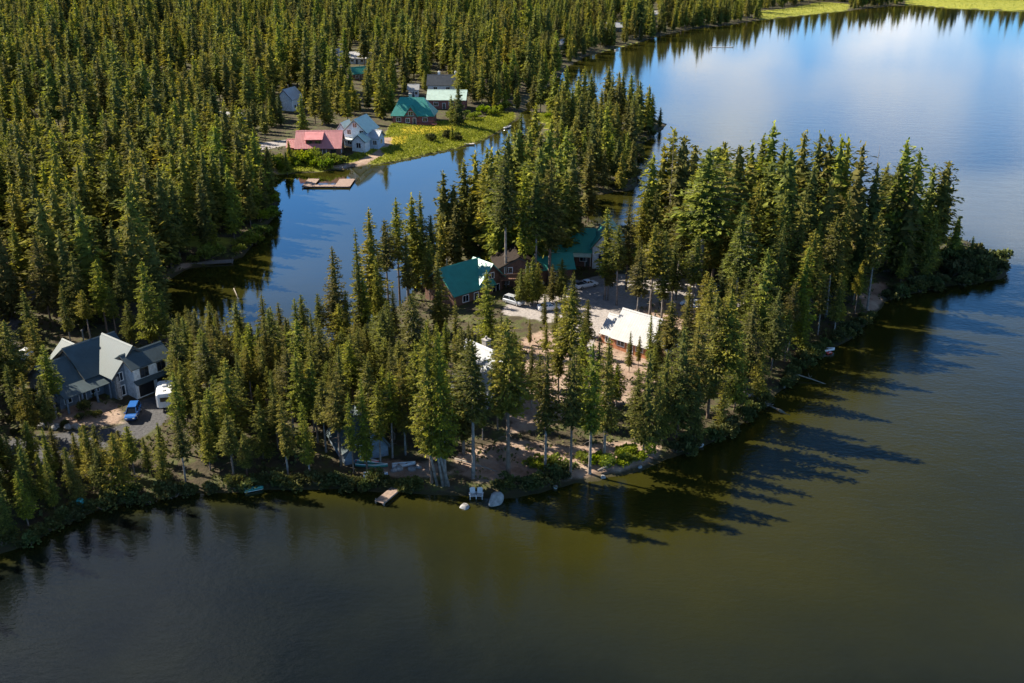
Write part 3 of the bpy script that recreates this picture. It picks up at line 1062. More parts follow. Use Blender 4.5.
# 13 dark roofed house behind it
x, y, _ = G(443, 93)
h = House('dark_roof_house', 'pale house with dark blue black roof behind the pale green barn', 'house', x, y, -3)
h.block(-6, 7, 0, 8, 3.2, 6.4, 'x', M['white_wall'], M['dark_roof'])
h.window(-3, 0, 1.7, 'front', 1.4, 1.2)
h.window(2, 0, 1.7, 'front', 1.4, 1.2)
h.chimney(-2, 5.2, 5.0, 7.3, 'trim')
h.chimney(4.6, 5.2, 5.0, 7.3, 'trim')
clear(432, 78, 452, 90)


# the small cabins that show between the trunks of the far forest
def cabin(px, py, L, Wd, deg, wmat, rmat, label, ze=2.8, zr=5.0, rect=None, name='cabin'):
    x, y, _ = G(px, py)
    h = House(name, label, 'cabin', x, y, deg)
    h.block(-L / 2, L / 2, 0, Wd, ze, zr, 'x', M[wmat], M[rmat])
    h.window(-L * .25, 0, 1.5, 'front', 1.2, 1.1)
    h.window(L * .28, 0, 1.5, 'front', 1.2, 1.1)
    h.door(0, 0, 0, 'front')
    h.flue(L * .2, Wd * .7, zr - 1.6, zr + .9)
    if rect:
        wq = (rect[2] - rect[0]) * .27
        clear(rect[0] + wq, rect[1], rect[2] - wq, rect[3])
    return h


cabin(80, 198, 8, 7, -12, 'slate_wall', 'white_roof', 'cabin with bright white roof between pines above the shaded lane', rect=(73, 178, 88, 186))
cabin(106, 179, 6, 5, 10, 'slate_wall', 'grey_roof', 'grey roofed cabin in thick pines beyond the bright white roof', rect=(101, 164, 107, 171))
cabin(226, 130, 9, 7, -20, 'slate_wall', 'white_roof', 'shaded cabin with white roof corner left of the red house', rect=(217, 114, 229, 122))
cabin(298, 110, 7, 6, 70, 'white_wall', 'grey_roof', 'tall white cabin in the trees just above the red roof', 4.5, 7.5, rect=(292, 90, 302, 108))
cabin(341, 60, 7, 6, 40, 'white_wall', 'white_roof', 'small white cabin deep in the forest, nearest the dark gap', rect=(337, 45, 344, 56))
cabin(357, 64, 9, 7, -15, 'white_wall', 'white_roof', 'white cabin in forest above the little green roof', rect=(351, 46, 362, 58))
cabin(361, 80, 7, 6, 30, 'log_wall', 'teal_roof', 'tiny cabin with green roof in forest far above the pale blue house', rect=(358, 62, 364, 77))
cabin(413.5, 97, 3.6, 4, 0, 'white_wall', 'white_roof', 'narrow white cabin directly behind the green lodge', 3.0, 4.4, rect=(410, 86, 418, 97))
cabin(618, 32, 12, 8, 10, 'slate_wall', 'grey_roof', 'grey roofed cabin on the far bank of the big lake', rect=(612, 20, 625, 31))
cabin(656, 19, 12, 8, -8, 'slate_wall', 'white_roof', 'white roofed cabin beyond the far bank of the big lake', rect=(650, 8, 662, 16))
cabin(561, 50, 9, 7, 15, 'slate_wall', 'grey_roof', 'bluish grey cabin in dark trees by the head of the lake', rect=(558, 36, 565, 50))
x, y, _ = G(505, 112)
cabin(453, 0, 10, 8, 0, 'white_wall', 'grey_roof', 'pale cabin at the uppermost edge of the forest', rect=None) if False else None


# ------------------------------------------------------------------ vehicles
def wheel(parent, x, y, r=.34, w=.22):
    s = 1 if y > 0 else -1
    b_ = MB()
    b_.tube([(x, y - w / 2, r), (x, y - w / 2 + .04, r), (x, y + w / 2 - .04, r), (x, y + w / 2, r)], [r * .86, r, r, r * .86], 16)
    o = b_.build('wheel', M['rubber'], parent, False)
    MB().tube([(x, y + s * (w / 2 - .03), r), (x, y + s * (w / 2 + .015), r)], [r * .62, r * .5], 12).build('rim', M['rim'], o)


def car(px, py, deg, paint, label, kind='suv', name='parked_car', cat='car', group=None):
    x, y, z = G(px, py)
    t = thing(name, label, cat, (x, y, z + .02), math.radians(deg), group)
    t.scale = (.9, .9, .9)
    L, w = (4.6, .92) if kind != 'pickup' else (5.3, .95)
    hood, belt, roof = .92, 1.02, (1.72 if kind == 'suv' else 1.48)
    st = [(-L / 2, .42, .80, .86), (-L / 2 + .12, .30, belt, .96), (-L * .22, .24, belt + .02, 1.0), (L * .1, .24, belt, 1.0), (L * .22, .24, belt - .05, 1.0), (L / 2 - .35, .28, hood - .04, .96), (L / 2 - .06, .36, .76, .88), (L / 2, .44, .62, .82)]
    vs, fs = [], []
    for sx, zb, zt, k in st:
        ww = w * k
        vs += [(sx, -ww * .9, zb), (sx, -ww, zb + .16), (sx, -ww * 1.0, zt - .14), (sx, -ww * .88, zt), (sx, ww * .88, zt), (sx, ww * 1.0, zt - .14), (sx, ww, zb + .16), (sx, ww * .9, zb)]
    for i in range(len(st) - 1):
        fs += [(i * 8 + k, i * 8 + (k + 1) % 8, i * 8 + 8 + (k + 1) % 8, i * 8 + 8 + k) for k in range(8)]
    fs += [tuple(range(7, -1, -1)), tuple(range((len(st) - 1) * 8, len(st) * 8))]
    mesh_obj('body', vs, fs, M[paint], t)
    if kind == 'pickup':
        x0, x1, x2, x3 = -.35, -.2, .75, 1.45
        MB().box(-L / 2 + .15, -.5, -w * .78, w * .78, belt + .03, belt + .034).build('bed', M['black'], t)
    elif kind == 'suv':
        x0, x1, x2, x3 = -L / 2 + .1, -L / 2 + .42, .35, 1.15
    else:
        x0, x1, x2, x3 = -1.75, -1.05, .3, 1.15
    zb = belt - .02
    g = MB()
    ring = lambda i, xx0, xx1, z_: [(xx0, -w * i, z_), (xx1, -w * i, z_), (xx1, w * i, z_), (xx0, w * i, z_)]
    g.add(ring(.86, x0, x3, zb) + ring(.70, x1, x2, roof - .06), [(0, 1, 5, 4), (1, 2, 6, 5), (2, 3, 7, 6), (3, 0, 4, 7), (4, 5, 6, 7), (3, 2, 1, 0)])
    g.build('window', M['glass'], t)
    rp = MB().rbox(x1 - .05, x2 + .05, -w * .72, w * .72, roof - .07, roof + .02, .07)
    rp.build('roof', M[paint], t)
    pl = MB()
    for s in (-1, 1):
        for (a0, a1) in ((x0, x1), (x3, x2), ((x0 + x3) / 2, (x1 + x2) / 2)):
            pl.tube([(a0, s * w * .865, zb), (a1, s * w * .71, roof - .05)], [.05, .045], 5)
    pl.build('pillar', M[paint], t)
    for s in (-1, 1):
        MB().rbox(L / 2 - .12, L / 2 + .012, s * w * .58 - .16, s * w * .58 + .16, .58, .72, .03).build('headlight', M['lamp_glass'], t)
        MB().rbox(-L / 2 - .012, -L / 2 + .1, s * w * .66 - .1, s * w * .66 + .1, .66, .86, .03).build('tail_light', M['tail_lens'], t)
        MB().rbox(x3 - .15, x3 + .02, s * (w + .03) - .1, s * (w + .03) + .1, belt + .01, belt + .17, .03).build('mirror', M[paint], t)
        wheel(t, L * .30, s * w * .9)
        wheel(t, -L * .30, s * w * .9)
    return t


car(133.5, 416, -82, 'blue_paint', 'bright blue van parked nose out in front of the white garage', 'suv')
car(514, 304, -38, 'silver_paint', 'silver car parked nose out by the brown lodge', 'suv')
car(549, 310, 12, 'white_paint', 'white car at the lot edge behind the small young pines', 'sedan')
car(586, 287, 30, 'white_paint', 'white pickup truck at the back of the lot beside pale boulders', 'pickup', 'pickup_truck', 'truck')
car(721, 291, 35, 'ltblue_paint', 'pale blue car in the shade between tall pines', 'suv')
car(692, 307, 150, 'white_paint', 'white car parked at the pine trunks beyond the white roofed cabin', 'sedan')
car(28, 356, 80, 'white_paint', 'white car half hidden beside the shaded lane behind the slate house', 'sedan')
clear(507, 294, 522, 306)
clear(124, 402, 142, 420)
clear(154, 380, 174, 408)

# white camper trailer beside the garage
x, y, z = G(167, 404)
t = thing('camper_trailer', 'white camper trailer with rounded roof parked right of the garage', 'trailer', (x, y, z), math.radians(-75))
MB().rbox(-2.4, 2.4, -1.15, 1.15, .5, 2.75, .25).build('body', M['white_paint'], t)
b_ = MB()
b_.rbox(-.5, .2, -.35, .35, 2.751, 2.98, .08).rbox(1.1, 1.6, -.25, .25, 2.751, 2.88, .05)
b_.build('roof_vent', M['grey_roof'], t)
for sx, sy in ((-1.2, 1), (.9, 1), (-1.2, -1), (.9, -1)):
    MB().box(sx - .45, sx + .45, sy * 1.16 - .02, sy * 1.16 + .02, 1.5, 2.1).build('window', M['glass'], t)
MB().box(2.38, 2.42, -.6, .6, 1.5, 2.15).build('window', M['glass'], t)
MB().box(-.25, .45, 1.15, 1.19, .65, 2.3).build('door', M['trim'], t)
MB().tube([(2.3, 0, .55), (3.4, 0, .5)], [.06, .05], 6).build('hitch', M['dark_trim'], t)
for s in (-1, 1):
    wheel(t, -.35, s * 1.0)
    wheel(t, .4, s * 1.0)


# ------------------------------------------------------------------ docks, boats and shore things
def dock(px, py, deg, L, Wd, mat, label, z=.45, name='dock', arms=None):
    x, y = P(px, py, z)
    t = thing(name, label, 'dock', (x, y, 0), math.radians(deg))
    parts = arms or [(-L / 2, L / 2, -Wd / 2, Wd / 2)]
    d = MB()
    for x0, x1, y0, y1 in parts:
        n = max(2, int((x1 - x0) / .25))
        for k in range(n):
            a0, a1 = x0 + (x1 - x0) * k / n, x0 + (x1 - x0) * (k + 1) / n
            d.box(a0 + .012, a1 - .012, y0, y1, z - .07, z + random.uniform(-.008, .008))
        d.box(x0 + .02, x1 - .02, y0 + .05, y0 + .17, z - .28, z - .085).box(x0 + .02, x1 - .02, y1 - .17, y1 - .05, z - .28, z - .085)
    d.build('deck', M[mat], t)
    for x0, x1, y0, y1 in parts:
        for xx in (x0 + .2, x1 - .2):
            for yy in (y0 + .05, y1 - .05):
                MB().tube([(xx, yy, -1.6), (xx, yy, z + .25)], [.09, .08], 7).build('pile', M['grey_bark'], t)
    return t


dock(328, 182.5, -1, 0, 0, 'plank', 'bare wooden boat dock with a square slip, floating before the red house',
     arms=[(-6.2, -3.1, -4.3, 4.3), (-3.09, 2.4, -4.3, -2.3), (2.41, 6.6, -4.3, 4.3)])
dock(343.5, 165.5, 80, 4.5, 1.6, 'pale_plank', 'small white dock on the bank below the red house')
dock(469, 143.5, 5, 3.6, 1.4, 'pale_plank', 'pale little dock at the far end of the meadow bank')
dock(212, 261.5, 10, 8.5, 1.6, 'grey_plank', 'long grey dock in dark shade under the left bank')
dock(391, 492, 62, 5.2, 1.3, 'plank', 'short weathered plank pier leaning out from the front shore')
dock(561, 67, 70, 4.5, 2.2, 'pale_plank', 'white dock at the head of the lake under dark trees')
dock(721, 47, -2, 13, 1.0, 'pale_plank', 'thin pale floating boom on the open lake', .2)
dock(510, 101, -30, 6, 1.6, 'grey_plank', 'grey dock in deep shade at the end of the channel')
clear(306, 172, 350, 190)
clear(194, 254, 222, 268)


def boat(px, py, deg, L, Wd, mat, label, name='rowing_boat', flip=False, seats=True, z=None, cat='boat'):
    x, y, zz = G(px, py)
    z = zz if z is None else z
    t = thing(name, label, cat, (x, y, z + .02), math.radians(deg))
    n, m_ = 11, 7
    vs, fs = [], []
    for i in range(n):
        u = i / (n - 1)
        ww = Wd / 2 * (math.sin(PI * min(1, u * .62 + .38)) ** .7 if u < 1 else 0.02)
        ww = max(ww, .03)
        dp = .5 * (1 - .25 * u)
        rise = .22 * u ** 3
        for k in range(m_):
            a = PI * k / (m_ - 1)
            vs.append((-L / 2 + L * u, -ww * math.cos(a), rise + dp - dp * math.sin(a) ** .7))
    for i in range(n - 1):
        fs += [(i * m_ + k, (i + 1) * m_ + k, (i + 1) * m_ + k + 1, i * m_ + k + 1) for k in range(m_ - 1)]
    fs.append(tuple(range(m_)))
    hull = mesh_obj('hull', vs, fs, M[mat], t, True)
    sm = hull.modifiers.new('thick', 'SOLIDIFY')
    sm.thickness = .05
    rim_ = MB()
    for k in (0, m_ - 1):
        rim_.tube([Vector(vs[i * m_ + k]) + Vector((0, 0, .03)) for i in range(n)], [.05] * n, 5)
    rim_.build('gunwale', M['trim'], t, True)
    if seats:
        for u in (-.22, .12):
            MB().box(L * u - .13, L * u + .13, -Wd * .42, Wd * .42, .36, .41).build('seat', M['plank'], t)
    if flip:
        t.rotation_euler = (PI, 0, math.radians(deg))
        t.location.z = z + .62
    return t


boat(254, 490, 15, 2.3, .95, 'green_plastic', 'small teal boat upside down on the dark front bank', flip=True, seats=False)
boat(372, 467, -8, 4.2, .85, 'green_plastic', 'dark green canoe lying on the sand by the red gear', 'canoe', seats=True)
boat(366, 463, -16, 3.6, .75, 'red_plastic', 'red canoe on the bank beside the dark green one', 'canoe')
boat(404, 467, 12, 3.0, .7, 'white_plastic', 'white canoe on the sandy front bank', 'canoe')
boat(376, 477, 4, 3.0, .75, 'ltblue_paint', 'light blue kayak at the dark waterline under the canoes', 'kayak', seats=False)
boat(822, 352, 8, 4.2, 1.3, 'white_plastic', 'white rowing boat with red cushions beached on the right shore')
boat(617, 50, 75, 5.5, 2.0, 'white_plastic', 'white boat moored off the far bank', z=-.1)
boat(508, 128, 60, 4, 1.2, 'silver_paint', 'grey rowing boat drawn up where the meadow meets the channel')
boat(336, 160, 20, 3.8, 1.1, 'green_plastic', 'teal rowing boat on the grass in front of the red house')

# red cushion heap beside the boat, on the beach
x, y, z = G(827, 351)
t = thing('life_vest', 'bright red life vest lying in front of the white boat', 'life vest', (x, y - .9, z + .02), .4)
MB().rbox(-.5, -.05, -.35, .35, 0, .22, .06).build('front_panel', M['red_plastic'], t)
MB().rbox(.05, .5, -.35, .35, 0, .24, .06).build('back_panel', M['red_plastic'], t)
MB().tube([(-.2, -.3, .2), (0, -.33, .3), (.2, -.3, .2)], [.05, .05, .05], 5).build('strap', M['white_plastic'], t)

# teal barrel
x, y, z = G(82, 511)
t = thing('barrel', 'upright teal plastic barrel on the dark left bank', 'barrel', (x, y, z), 0)
MB().tube([(0, 0, 0), (0, 0, .08), (0, 0, .5), (0, 0, 1.0), (0, 0, 1.42), (0, 0, 1.5)], [.36, .42, .47, .47, .42, .36], 16).build('body', M['teal_plastic'], t, True)
b_ = MB()
for zz in (.5, 1.0):
    b_.tube([(0, 0, zz - .04), (0, 0, zz + .04)], [.5, .5], 16)
b_.build('hoop', M['green_plastic'], t)
MB().tube([(0, 0, 1.501), (0, 0, 1.56)], [.33, .31], 16).build('lid', M['green_plastic'], t)


def chair(px, py, deg, label):
    x, y, z = G(px, py)
    t = thing('lawn_chair', label, 'chair', (x, y, z), math.radians(deg), 'white chairs at the front shore')
    b_ = MB()
    for k in range(5):
        b_.box(-.32 + k * .13, -.21 + k * .13, -.32, .3, .38, .43)
    b_.build('seat', M['white_plastic'], t)
    b_ = MB()
    for k in range(5):
        b_.slab([(-.32 + k * .13, .32, .45), (-.21 + k * .13, .32, .45), (-.21 + k * .13, .58, 1.15 + .04 * (2 - abs(k - 2))), (-.32 + k * .13, .58, 1.15 + .04 * (2 - abs(k - 2)))], .04)
    b_.build('backrest', M['white_plastic'], t)
    for s in (-1, 1):
        MB().box(s * .4 - .07, s * .4 + .07, -.38, .42, .60, .64).build('armrest', M['white_plastic'], t)
        for yy in (-.32, .3):
            MB().box(s * .38 - .04, s * .38 + .04, yy - .04, yy + .04, -.05, .60).build('leg', M['white_plastic'], t)
    return t


chair(473, 498, 8, 'white slatted chair at the waterline, nearer the leaning trunks')
chair(479.5, 498, -6, 'white slatted chair at the waterline, nearer the grey boulder')


def rock_mesh(seed, sx, sy, sz):
    r = np.random.default_rng(seed)
    import bmesh
    bm = bmesh.new()
    bmesh.ops.create_icosphere(bm, subdivisions=3, radius=1)
    dirs = r.normal(size=(9, 3))
    dirs /= np.linalg.norm(dirs, axis=1)[:, None]
    cut = r.uniform(.55, .95, 9)
    for v in bm.verts:
        p = np.array(v.co)
        for d, c_ in zip(dirs, cut):
            k = p @ d
            if k > c_:
                p = p - d * (k - c_) * .85
        p = p * (1 + .04 * math.sin(p[0] * 9 + seed) * math.sin(p[1] * 8) * math.sin(p[2] * 7 + 2))
        v.co = (p[0] * sx, p[1] * sy, p[2] * sz)
    me = bpy.data.meshes.new('boulder')
    bm.to_mesh(me)
    bm.free()
    me.materials.append(M['rock'])
    me.polygons.foreach_set('use_smooth', [True] * len(me.polygons))
    return me


ROCKS = [rock_mesh(k, 1, .8 + .1 * (k % 3), .62 + .07 * (k % 4)) for k in range(6)]


def boulder(px, py, s, label, group=None, sq=(1, 1, 1), sink=.25):
    x, y, z = G(px, py)
    o = bpy.data.objects.new('boulder', random.choice(ROCKS))
    COL.objects.link(o)
    o.location = (x, y, z + s * sq[2] * (.55 - sink))
    o.rotation_euler = (random.uniform(-.2, .2), random.uniform(-.2, .2), random.uniform(0, 6.3))
    o.scale = (s * sq[0], s * sq[1], s * sq[2])
    return tag(o, label, 'boulder', group)


bo = boulder(495, 503, 1.15, 'large smooth pale grey boulder at the front waterline by the chairs', sq=(1.35, .8, 1.15))
bo.rotation_euler = (0, 0, math.radians(62))
boulder(464, 507, .8, 'low tan rock barely above the water in front of the chairs', sink=.72)
for px, py, s in ((541, 284, .7), (552, 283, .9), (561, 284, .8), (570, 285, 1.0), (577, 283, .7)):
    boulder(px, py, s, 'pale boulder in the row edging the back of the parking lot', 'boulders edging the parking lot')
for k in range(9):
    boulder(random.uniform(28, 80), 427 + random.uniform(-1.5, 3), random.uniform(.35, .7), 'grey boulder in the row between the driveway and slate house', 'boulders along the driveway')
for px, py, s in ((412, 470, .6), (418, 468, .5), (399, 470, .6), (394, 471, .5)):
    boulder(px, py, s, 'small pale boulder beside the white canoe', 'boulders on the front bank')
for px, py, s in ((603, 478, .4), (640, 468, .4), (555, 488, .4)):
    boulder(px, py, s, 'small grey boulder at the waterline below the sandy clearing', 'boulders at the waterline')
for px, py, s in ((752, 399, .8), (757, 402, .6), (700, 446, .55)):
    boulder(px, py, s, 'grey boulder at the root end of the fallen log', 'boulders by the fallen log')


def log(pts, radii, label, mat='dead', branches=5):
    t = thing('fallen_log', label, 'log', (pts[0][0], pts[0][1], pts[0][2]), 0)
    o = Vector(pts[0])
    q = [Vector(p) - o for p in pts]
    MB().tube(q, radii, 8).build('trunk', M[mat], t, True)
    for k in range(branches):
        u = random.uniform(.3, .95)
        i = min(int(u * (len(q) - 1)), len(q) - 2)
        p = q[i].lerp(q[i + 1], random.random())
        d = Vector((random.uniform(-1, 1), random.uniform(-1, 1), random.uniform(.1, .9))) * random.uniform(.6, 1.5)
        MB().tube([p, p + d * .6, p + d], [radii[i] * .35, radii[i] * .22, .012], 5).build('branch', M[mat], t, True)


def gp(px, py, dz):
    x, y, z = G(px, py)
    return (x, y, max(z, 0) + dz)


log([gp(744, 396, .5), gp(752, 400, .5), gp(766, 406, .45), gp(780, 412, .2), gp(790, 415, -.1)], [.42, .4, .34, .26, .16], 'thick grey fallen log sloping from the right shore into the water')
log([gp(784, 390, .4), gp(788, 382, .6), gp(796, 378, .6), gp(812, 381, .3), gp(826, 384, -.05)], [.16, .14, .12, .1, .06], 'thin curved fallen trunk arching over the water beyond the thick log', branches=3)
log([gp(455, 461, .35), gp(472, 466, .4), gp(498, 474, .35)], [.13, .11, .06], 'thin fallen trunk lying across the sand behind the chairs', branches=4)
log([gp(605, 470, .3), gp(612, 467, .5), gp(598, 473, .3)], [.2, .18, .12], 'short pale log on the sandy shore under the pines', branches=1)
log([gp(234, 290, .3), gp(237, 296, .1), gp(239, 300, -.1)], [.11, .09, .05], 'pale dead trunk slanting into the olive channel water', branches=2)
# ------------------------------------------------------------------ where the trees stand
# [name of stand] -> (group, label)
ST = {
 'right': ('tall pines of the right stand', 'tall sunlit pine in the dense stand at the right end of the peninsula'),
 'tip': ('pines at the far right tip', 'slender dense pine of the last few before the right tip of the peninsula'),
 'rfront': ('pines along the right shore', 'shorter pine on the shaded right shore with its shadow on the water'),
 'sand': ('pines on the sandy shore', 'pine with bare lower trunk on the sandy clearing at the front shore'),
 'mid': ('pines around the white roofed cabin', 'pine in the middle of the peninsula near the white roofed cabin'),
 'lot': ('young pines at the parking lot', 'short dense young pine at the edge of the parking lot'),
 'aframe': ('pines around the A-frame', 'pine standing close around the A-frame cabin'),
 'chan': ('pines along the channel bank', 'slim pine on the peninsula bank of the channel, water behind it'),
 'teal': ('tall pines behind the teal house', 'tall pine in the grove behind the teal roofed house'),
 'back': ('pines of the far point', 'small looking pine on the narrow far point beyond the bay'),
 'meadow': ('pines at the far point meadow', 'pale trunked pine above the small green meadow of the far point'),
 'dark': ('dense pines of the front left', 'pine in the dark dense stand between the slate house and the front shore'),
 'low': ('dark young firs at the front left bank', 'small dark fir on the shaded bank at the lower left'),
 'left': ('pines across the channel', 'tall pine in the shaded wood across the channel'),
 'house': ('pines around the slate house', 'pine growing close to the slate house'),
 'bank': ('pines by the lodge meadow', 'pine at the edge of the bright meadow by the lodges'),
}
# --- single trees traced one by one: kind, top x, top y, base y
for k, tx, ty, by, w in (
    ('spire', 674, 130, 262, 1), ('pine', 684, 136, 268, 1), ('spire', 665, 146, 262, 1), ('pine', 653, 155, 275, 1.1), ('spire', 695, 146, 255, .8), ('pine', 709, 148, 300, 1.5),
    ('spire', 727, 150, 262, .9), ('spire', 740, 146, 275, 1), ('spire', 753, 143, 255, .8), ('spire', 764, 136, 250, .85), ('spire', 774, 124, 252, .9), ('spire', 785, 141, 250, .8),
    ('pine', 792, 149, 290, 1.1), ('spire', 805, 132, 262, .9), ('spire', 821, 133, 268, 1), ('spire', 831, 137, 272, .9), ('spire', 842, 137, 276, .9), ('spire', 849, 140, 268, .85),
    ('spire', 864, 144, 285, 1), ('pine', 878, 166, 284, .9), ('pine', 901, 164, 272, 1), ('spire', 787, 190, 318, 1), ('spire', 806, 187, 318, 1), ('spire', 784, 199, 300, .9),
    ('pine', 745, 206, 330, 1.1), ('pine', 820, 222, 322, .9), ('pine', 839, 216, 318, .9), ('spire', 866, 209, 302, .8), ('spire', 785, 223, 338, .9), ('pine', 720, 190, 300, 1.1), ('spire', 850, 190, 305, 1),
    ('spire', 832, 180, 300, 1), ('pine', 760, 180, 300, 1), ('pine', 730, 185, 290, 1), ('spire', 700, 170, 285, 1), ('spire', 772, 160, 280, .9), ('spire', 815, 165, 290, .9)):
    hand(k, tx, ty, by, 'right', w)
for k, tx, ty, by, w, lb in (
    ('spire', 908, 141, 272, 1.15, 'tallest of the slender pines before the right tip, dense to the ground'), ('spire', 921, 150, 268, .9, None), ('spire', 935, 165, 263, .9, None),
    ('spire', 949, 161, 262, 1.0, 'outermost tall slender pine, last full sized tree before the right tip'), ('spire', 960, 216, 262, .9, None), ('spire', 974, 236, 264, .9, None), ('pine', 915, 172, 276, 1, None)):
    hand(k, tx, ty, by, 'tip', w, lb)
for k, tx, ty, by, w in (
    ('bushy', 769, 248, 358, 1), ('bushy', 809, 246, 342, .8), ('bushy', 718, 294, 418, .9), ('pine', 733, 292, 420, 1.2), ('bushy', 755, 300, 392, .9), ('bushy', 780, 290, 370, .9), ('pine', 796, 282, 352, 1),
    ('bushy', 742, 330, 412, .8), ('pine', 700, 320, 432, 1.2), ('bushy', 684, 326, 440, .9), ('pine', 712, 279, 368, 1), ('bushy', 735, 270, 352, .9), ('pine', 826, 270, 335, .9), ('bushy', 845, 270, 326, .8),
    ('bushy', 668, 350, 445, .8), ('pine', 752, 265, 345, 1), ('bushy', 700, 375, 445, .7), ('bushy', 726, 370, 430, .7), ('bushy', 764, 345, 398, .8), ('pine', 862, 262, 314, .8)):
    hand(k, tx, ty, by, 'rfront', w)
for k, tx, ty, by, w, lb in (
    ('pine', 574, 346, 478, .95, 'pine leaning slightly on the sand nearest the water, pale trunk'), ('pine', 594, 344, 474, .9, None), ('pine', 609, 338, 459, .95, None),
    ('pine', 547, 352, 471, .9, 'slim pine standing alone on the sand with a low dark crown'), ('bushy', 649, 350, 456, .8, None), ('pine', 639, 368, 452, .9, None),
    ('bushy', 660, 372, 450, .6, None), ('pine', 508, 318, 473, 1.2, 'tall grey trunked pine between the grey boulder and the sand'), ('pine', 471, 342, 478, 1.15, 'dark crowned pine with straight bare trunk just behind the chairs')):
    hand(k, tx, ty, by, 'sand', w, lb)
for k, tx, ty, by, w in (
    ('pine', 573, 290, 405, 1), ('pine', 560, 318, 400, .9), ('spire', 582, 330, 420, .9), ('pine', 600, 337, 415, .8), ('pine', 540, 352, 430, .9), ('spire', 631, 331, 372, .7), ('spire', 652, 313, 366, .7),
    ('pine', 618, 362, 425, .9), ('pine', 655, 345, 400, .9), ('pine', 672, 300, 380, 1), ('pine', 690, 285, 355, .9), ('pine', 588, 300, 372, .8), ('pine', 640, 235, 300, 1), ('pine', 655, 222, 318, 1.1),
    ('pine', 667, 230, 322, 1), ('pine', 676, 240, 316, 1), ('pine', 620, 225, 305, 1.1), ('pine', 610, 240, 300, 1), ('pine', 640, 250, 330, 1), ('pine', 630, 205, 290, 1), ('pine', 645, 192, 285, 1), ('spire', 657, 191, 285, 1),
    ('pine', 697, 235, 320, 1), ('pine', 682, 205, 300, 1)):
    hand(k, tx, ty, by, 'mid', w)
for k, tx, ty, by, w in (
    ('bushy', 527, 260, 303, .9), ('bushy', 538, 262, 304, .9), ('bushy', 553, 264, 302, .9), ('spire', 574, 271, 335, .9), ('bushy', 560, 268, 300, .8), ('spire', 545, 290, 330, .8), ('spire', 530, 318, 345, .8), ('bushy', 546, 320, 352, .7), ('spire', 557, 300, 345, .8)):
    hand(k, tx, ty, by, 'lot', w)
for k, tx, ty, by, w, lb in (
    ('bushy', 486, 271, 350, 1.0, 'broad full pine right in front of the teal roof'), ('spire', 501, 314, 395, 1, None), ('spire', 437, 251, 335, 1.1, 'pointed sunlit pine at the left edge of the teal roof'), ('spire', 426, 322, 482, .85, 'tall pine rising from a clump of leaning pale trunks at the waterline'),
    ('spire', 439, 332, 484, .85, None), ('spire', 461, 329, 455, .9, None), ('pine', 412, 295, 400, 1, None), ('pine', 401, 356, 455, .9, None), ('spire', 389, 338, 440, .9, None), ('pine', 459, 330, 400, .8, None), ('pine', 445, 320, 390, .8, None),
    ('pine', 415, 340, 450, .9, None), ('spire', 428, 318, 380, .9, None), ('pine', 455, 300, 365, .8, None), ('spire', 472, 325, 352, .7, None), ('spire', 484, 330, 350, .6, None), ('pine', 515, 330, 385, .8, None), ('pine', 440, 350, 440, .9, None), ('pine', 497, 330, 430, .7, None), ('pine', 482, 385, 440, .8, None), ('pine', 462, 375, 440, .8, None)):
    hand(k, tx, ty, by, 'aframe', w, lb)
for k, tx, ty, by, w, lb in (
    ('spire', 331, 247, 352, .95, 'lone pointed pine rising from the channel bank in front of open blue water'), ('spire', 355, 228, 342, .75, None), ('spire', 369, 208, 330, 1.1, 'tallest sunlit pine on the channel bank, dense to low down'), ('pine', 395, 197, 300, .9, None), ('pine', 411, 195, 290, .9, None), ('spire', 420, 192, 290, .9, None), ('pine', 384, 218, 306, 1, None),
    ('spire', 392, 288, 345, .8, None), ('spire', 412, 290, 350, .8, None), ('pine', 301, 294, 362, .9, None), ('pine', 294, 298, 364, .8, None), ('pine', 261, 294, 360, .9, None), ('pine', 278, 302, 358, .9, None), ('pine', 317, 293, 356, .9, None), ('spire', 288, 318, 370, .9, None), ('pine', 270, 306, 352, .9, None),
    ('pine', 240, 312, 356, .9, None), ('spire', 226, 318, 352, .9, None), ('pine', 208, 312, 345, .9, None), ('spire', 185, 305, 340, .9, None), ('pine', 405, 230, 306, 1, None), ('spire', 375, 255, 335, .9, None), ('pine', 362, 275, 342, .9, None), ('pine', 430, 215, 290, 1, None), ('pine', 345, 290, 352, .7, None), ('spire', 250, 322, 362, .8, None), ('spire', 310, 312, 368, .8, None)):
    hand(k, tx, ty, by, 'chan', w, lb)
for k, tx, ty, by, w in (
    ('pine', 443, 172, 262, 1.1), ('pine', 453, 184, 262, 1), ('pine', 463, 160, 252, 1.1), ('pine', 475, 152, 250, 1.1), ('pine', 487, 146, 245, 1), ('pine', 497, 150, 250, 1.1), ('pine', 508, 134, 240, 1), ('pine', 519, 130, 236, 1), ('pine', 530, 128, 228, 1), ('spire', 540, 135, 240, 1.1),
    ('bushy', 574, 150, 258, .75), ('pine', 560, 146, 250, 1.1), ('pine', 549, 130, 240, 1), ('pine', 566, 128, 225, 1), ('pine', 590, 150, 222, 1), ('pine', 528, 160, 258, 1.1), ('pine', 512, 170, 262, 1), ('pine', 486, 190, 258, 1), ('pine', 470, 195, 260, 1), ('pine', 545, 170, 262, 1), ('pine', 500, 180, 262, 1),
    ('pine', 455, 205, 270, 1), ('pine', 440, 215, 272, 1), ('spire', 428, 235, 300, .9)):
    hand(k, tx, ty, by, 'teal', w)
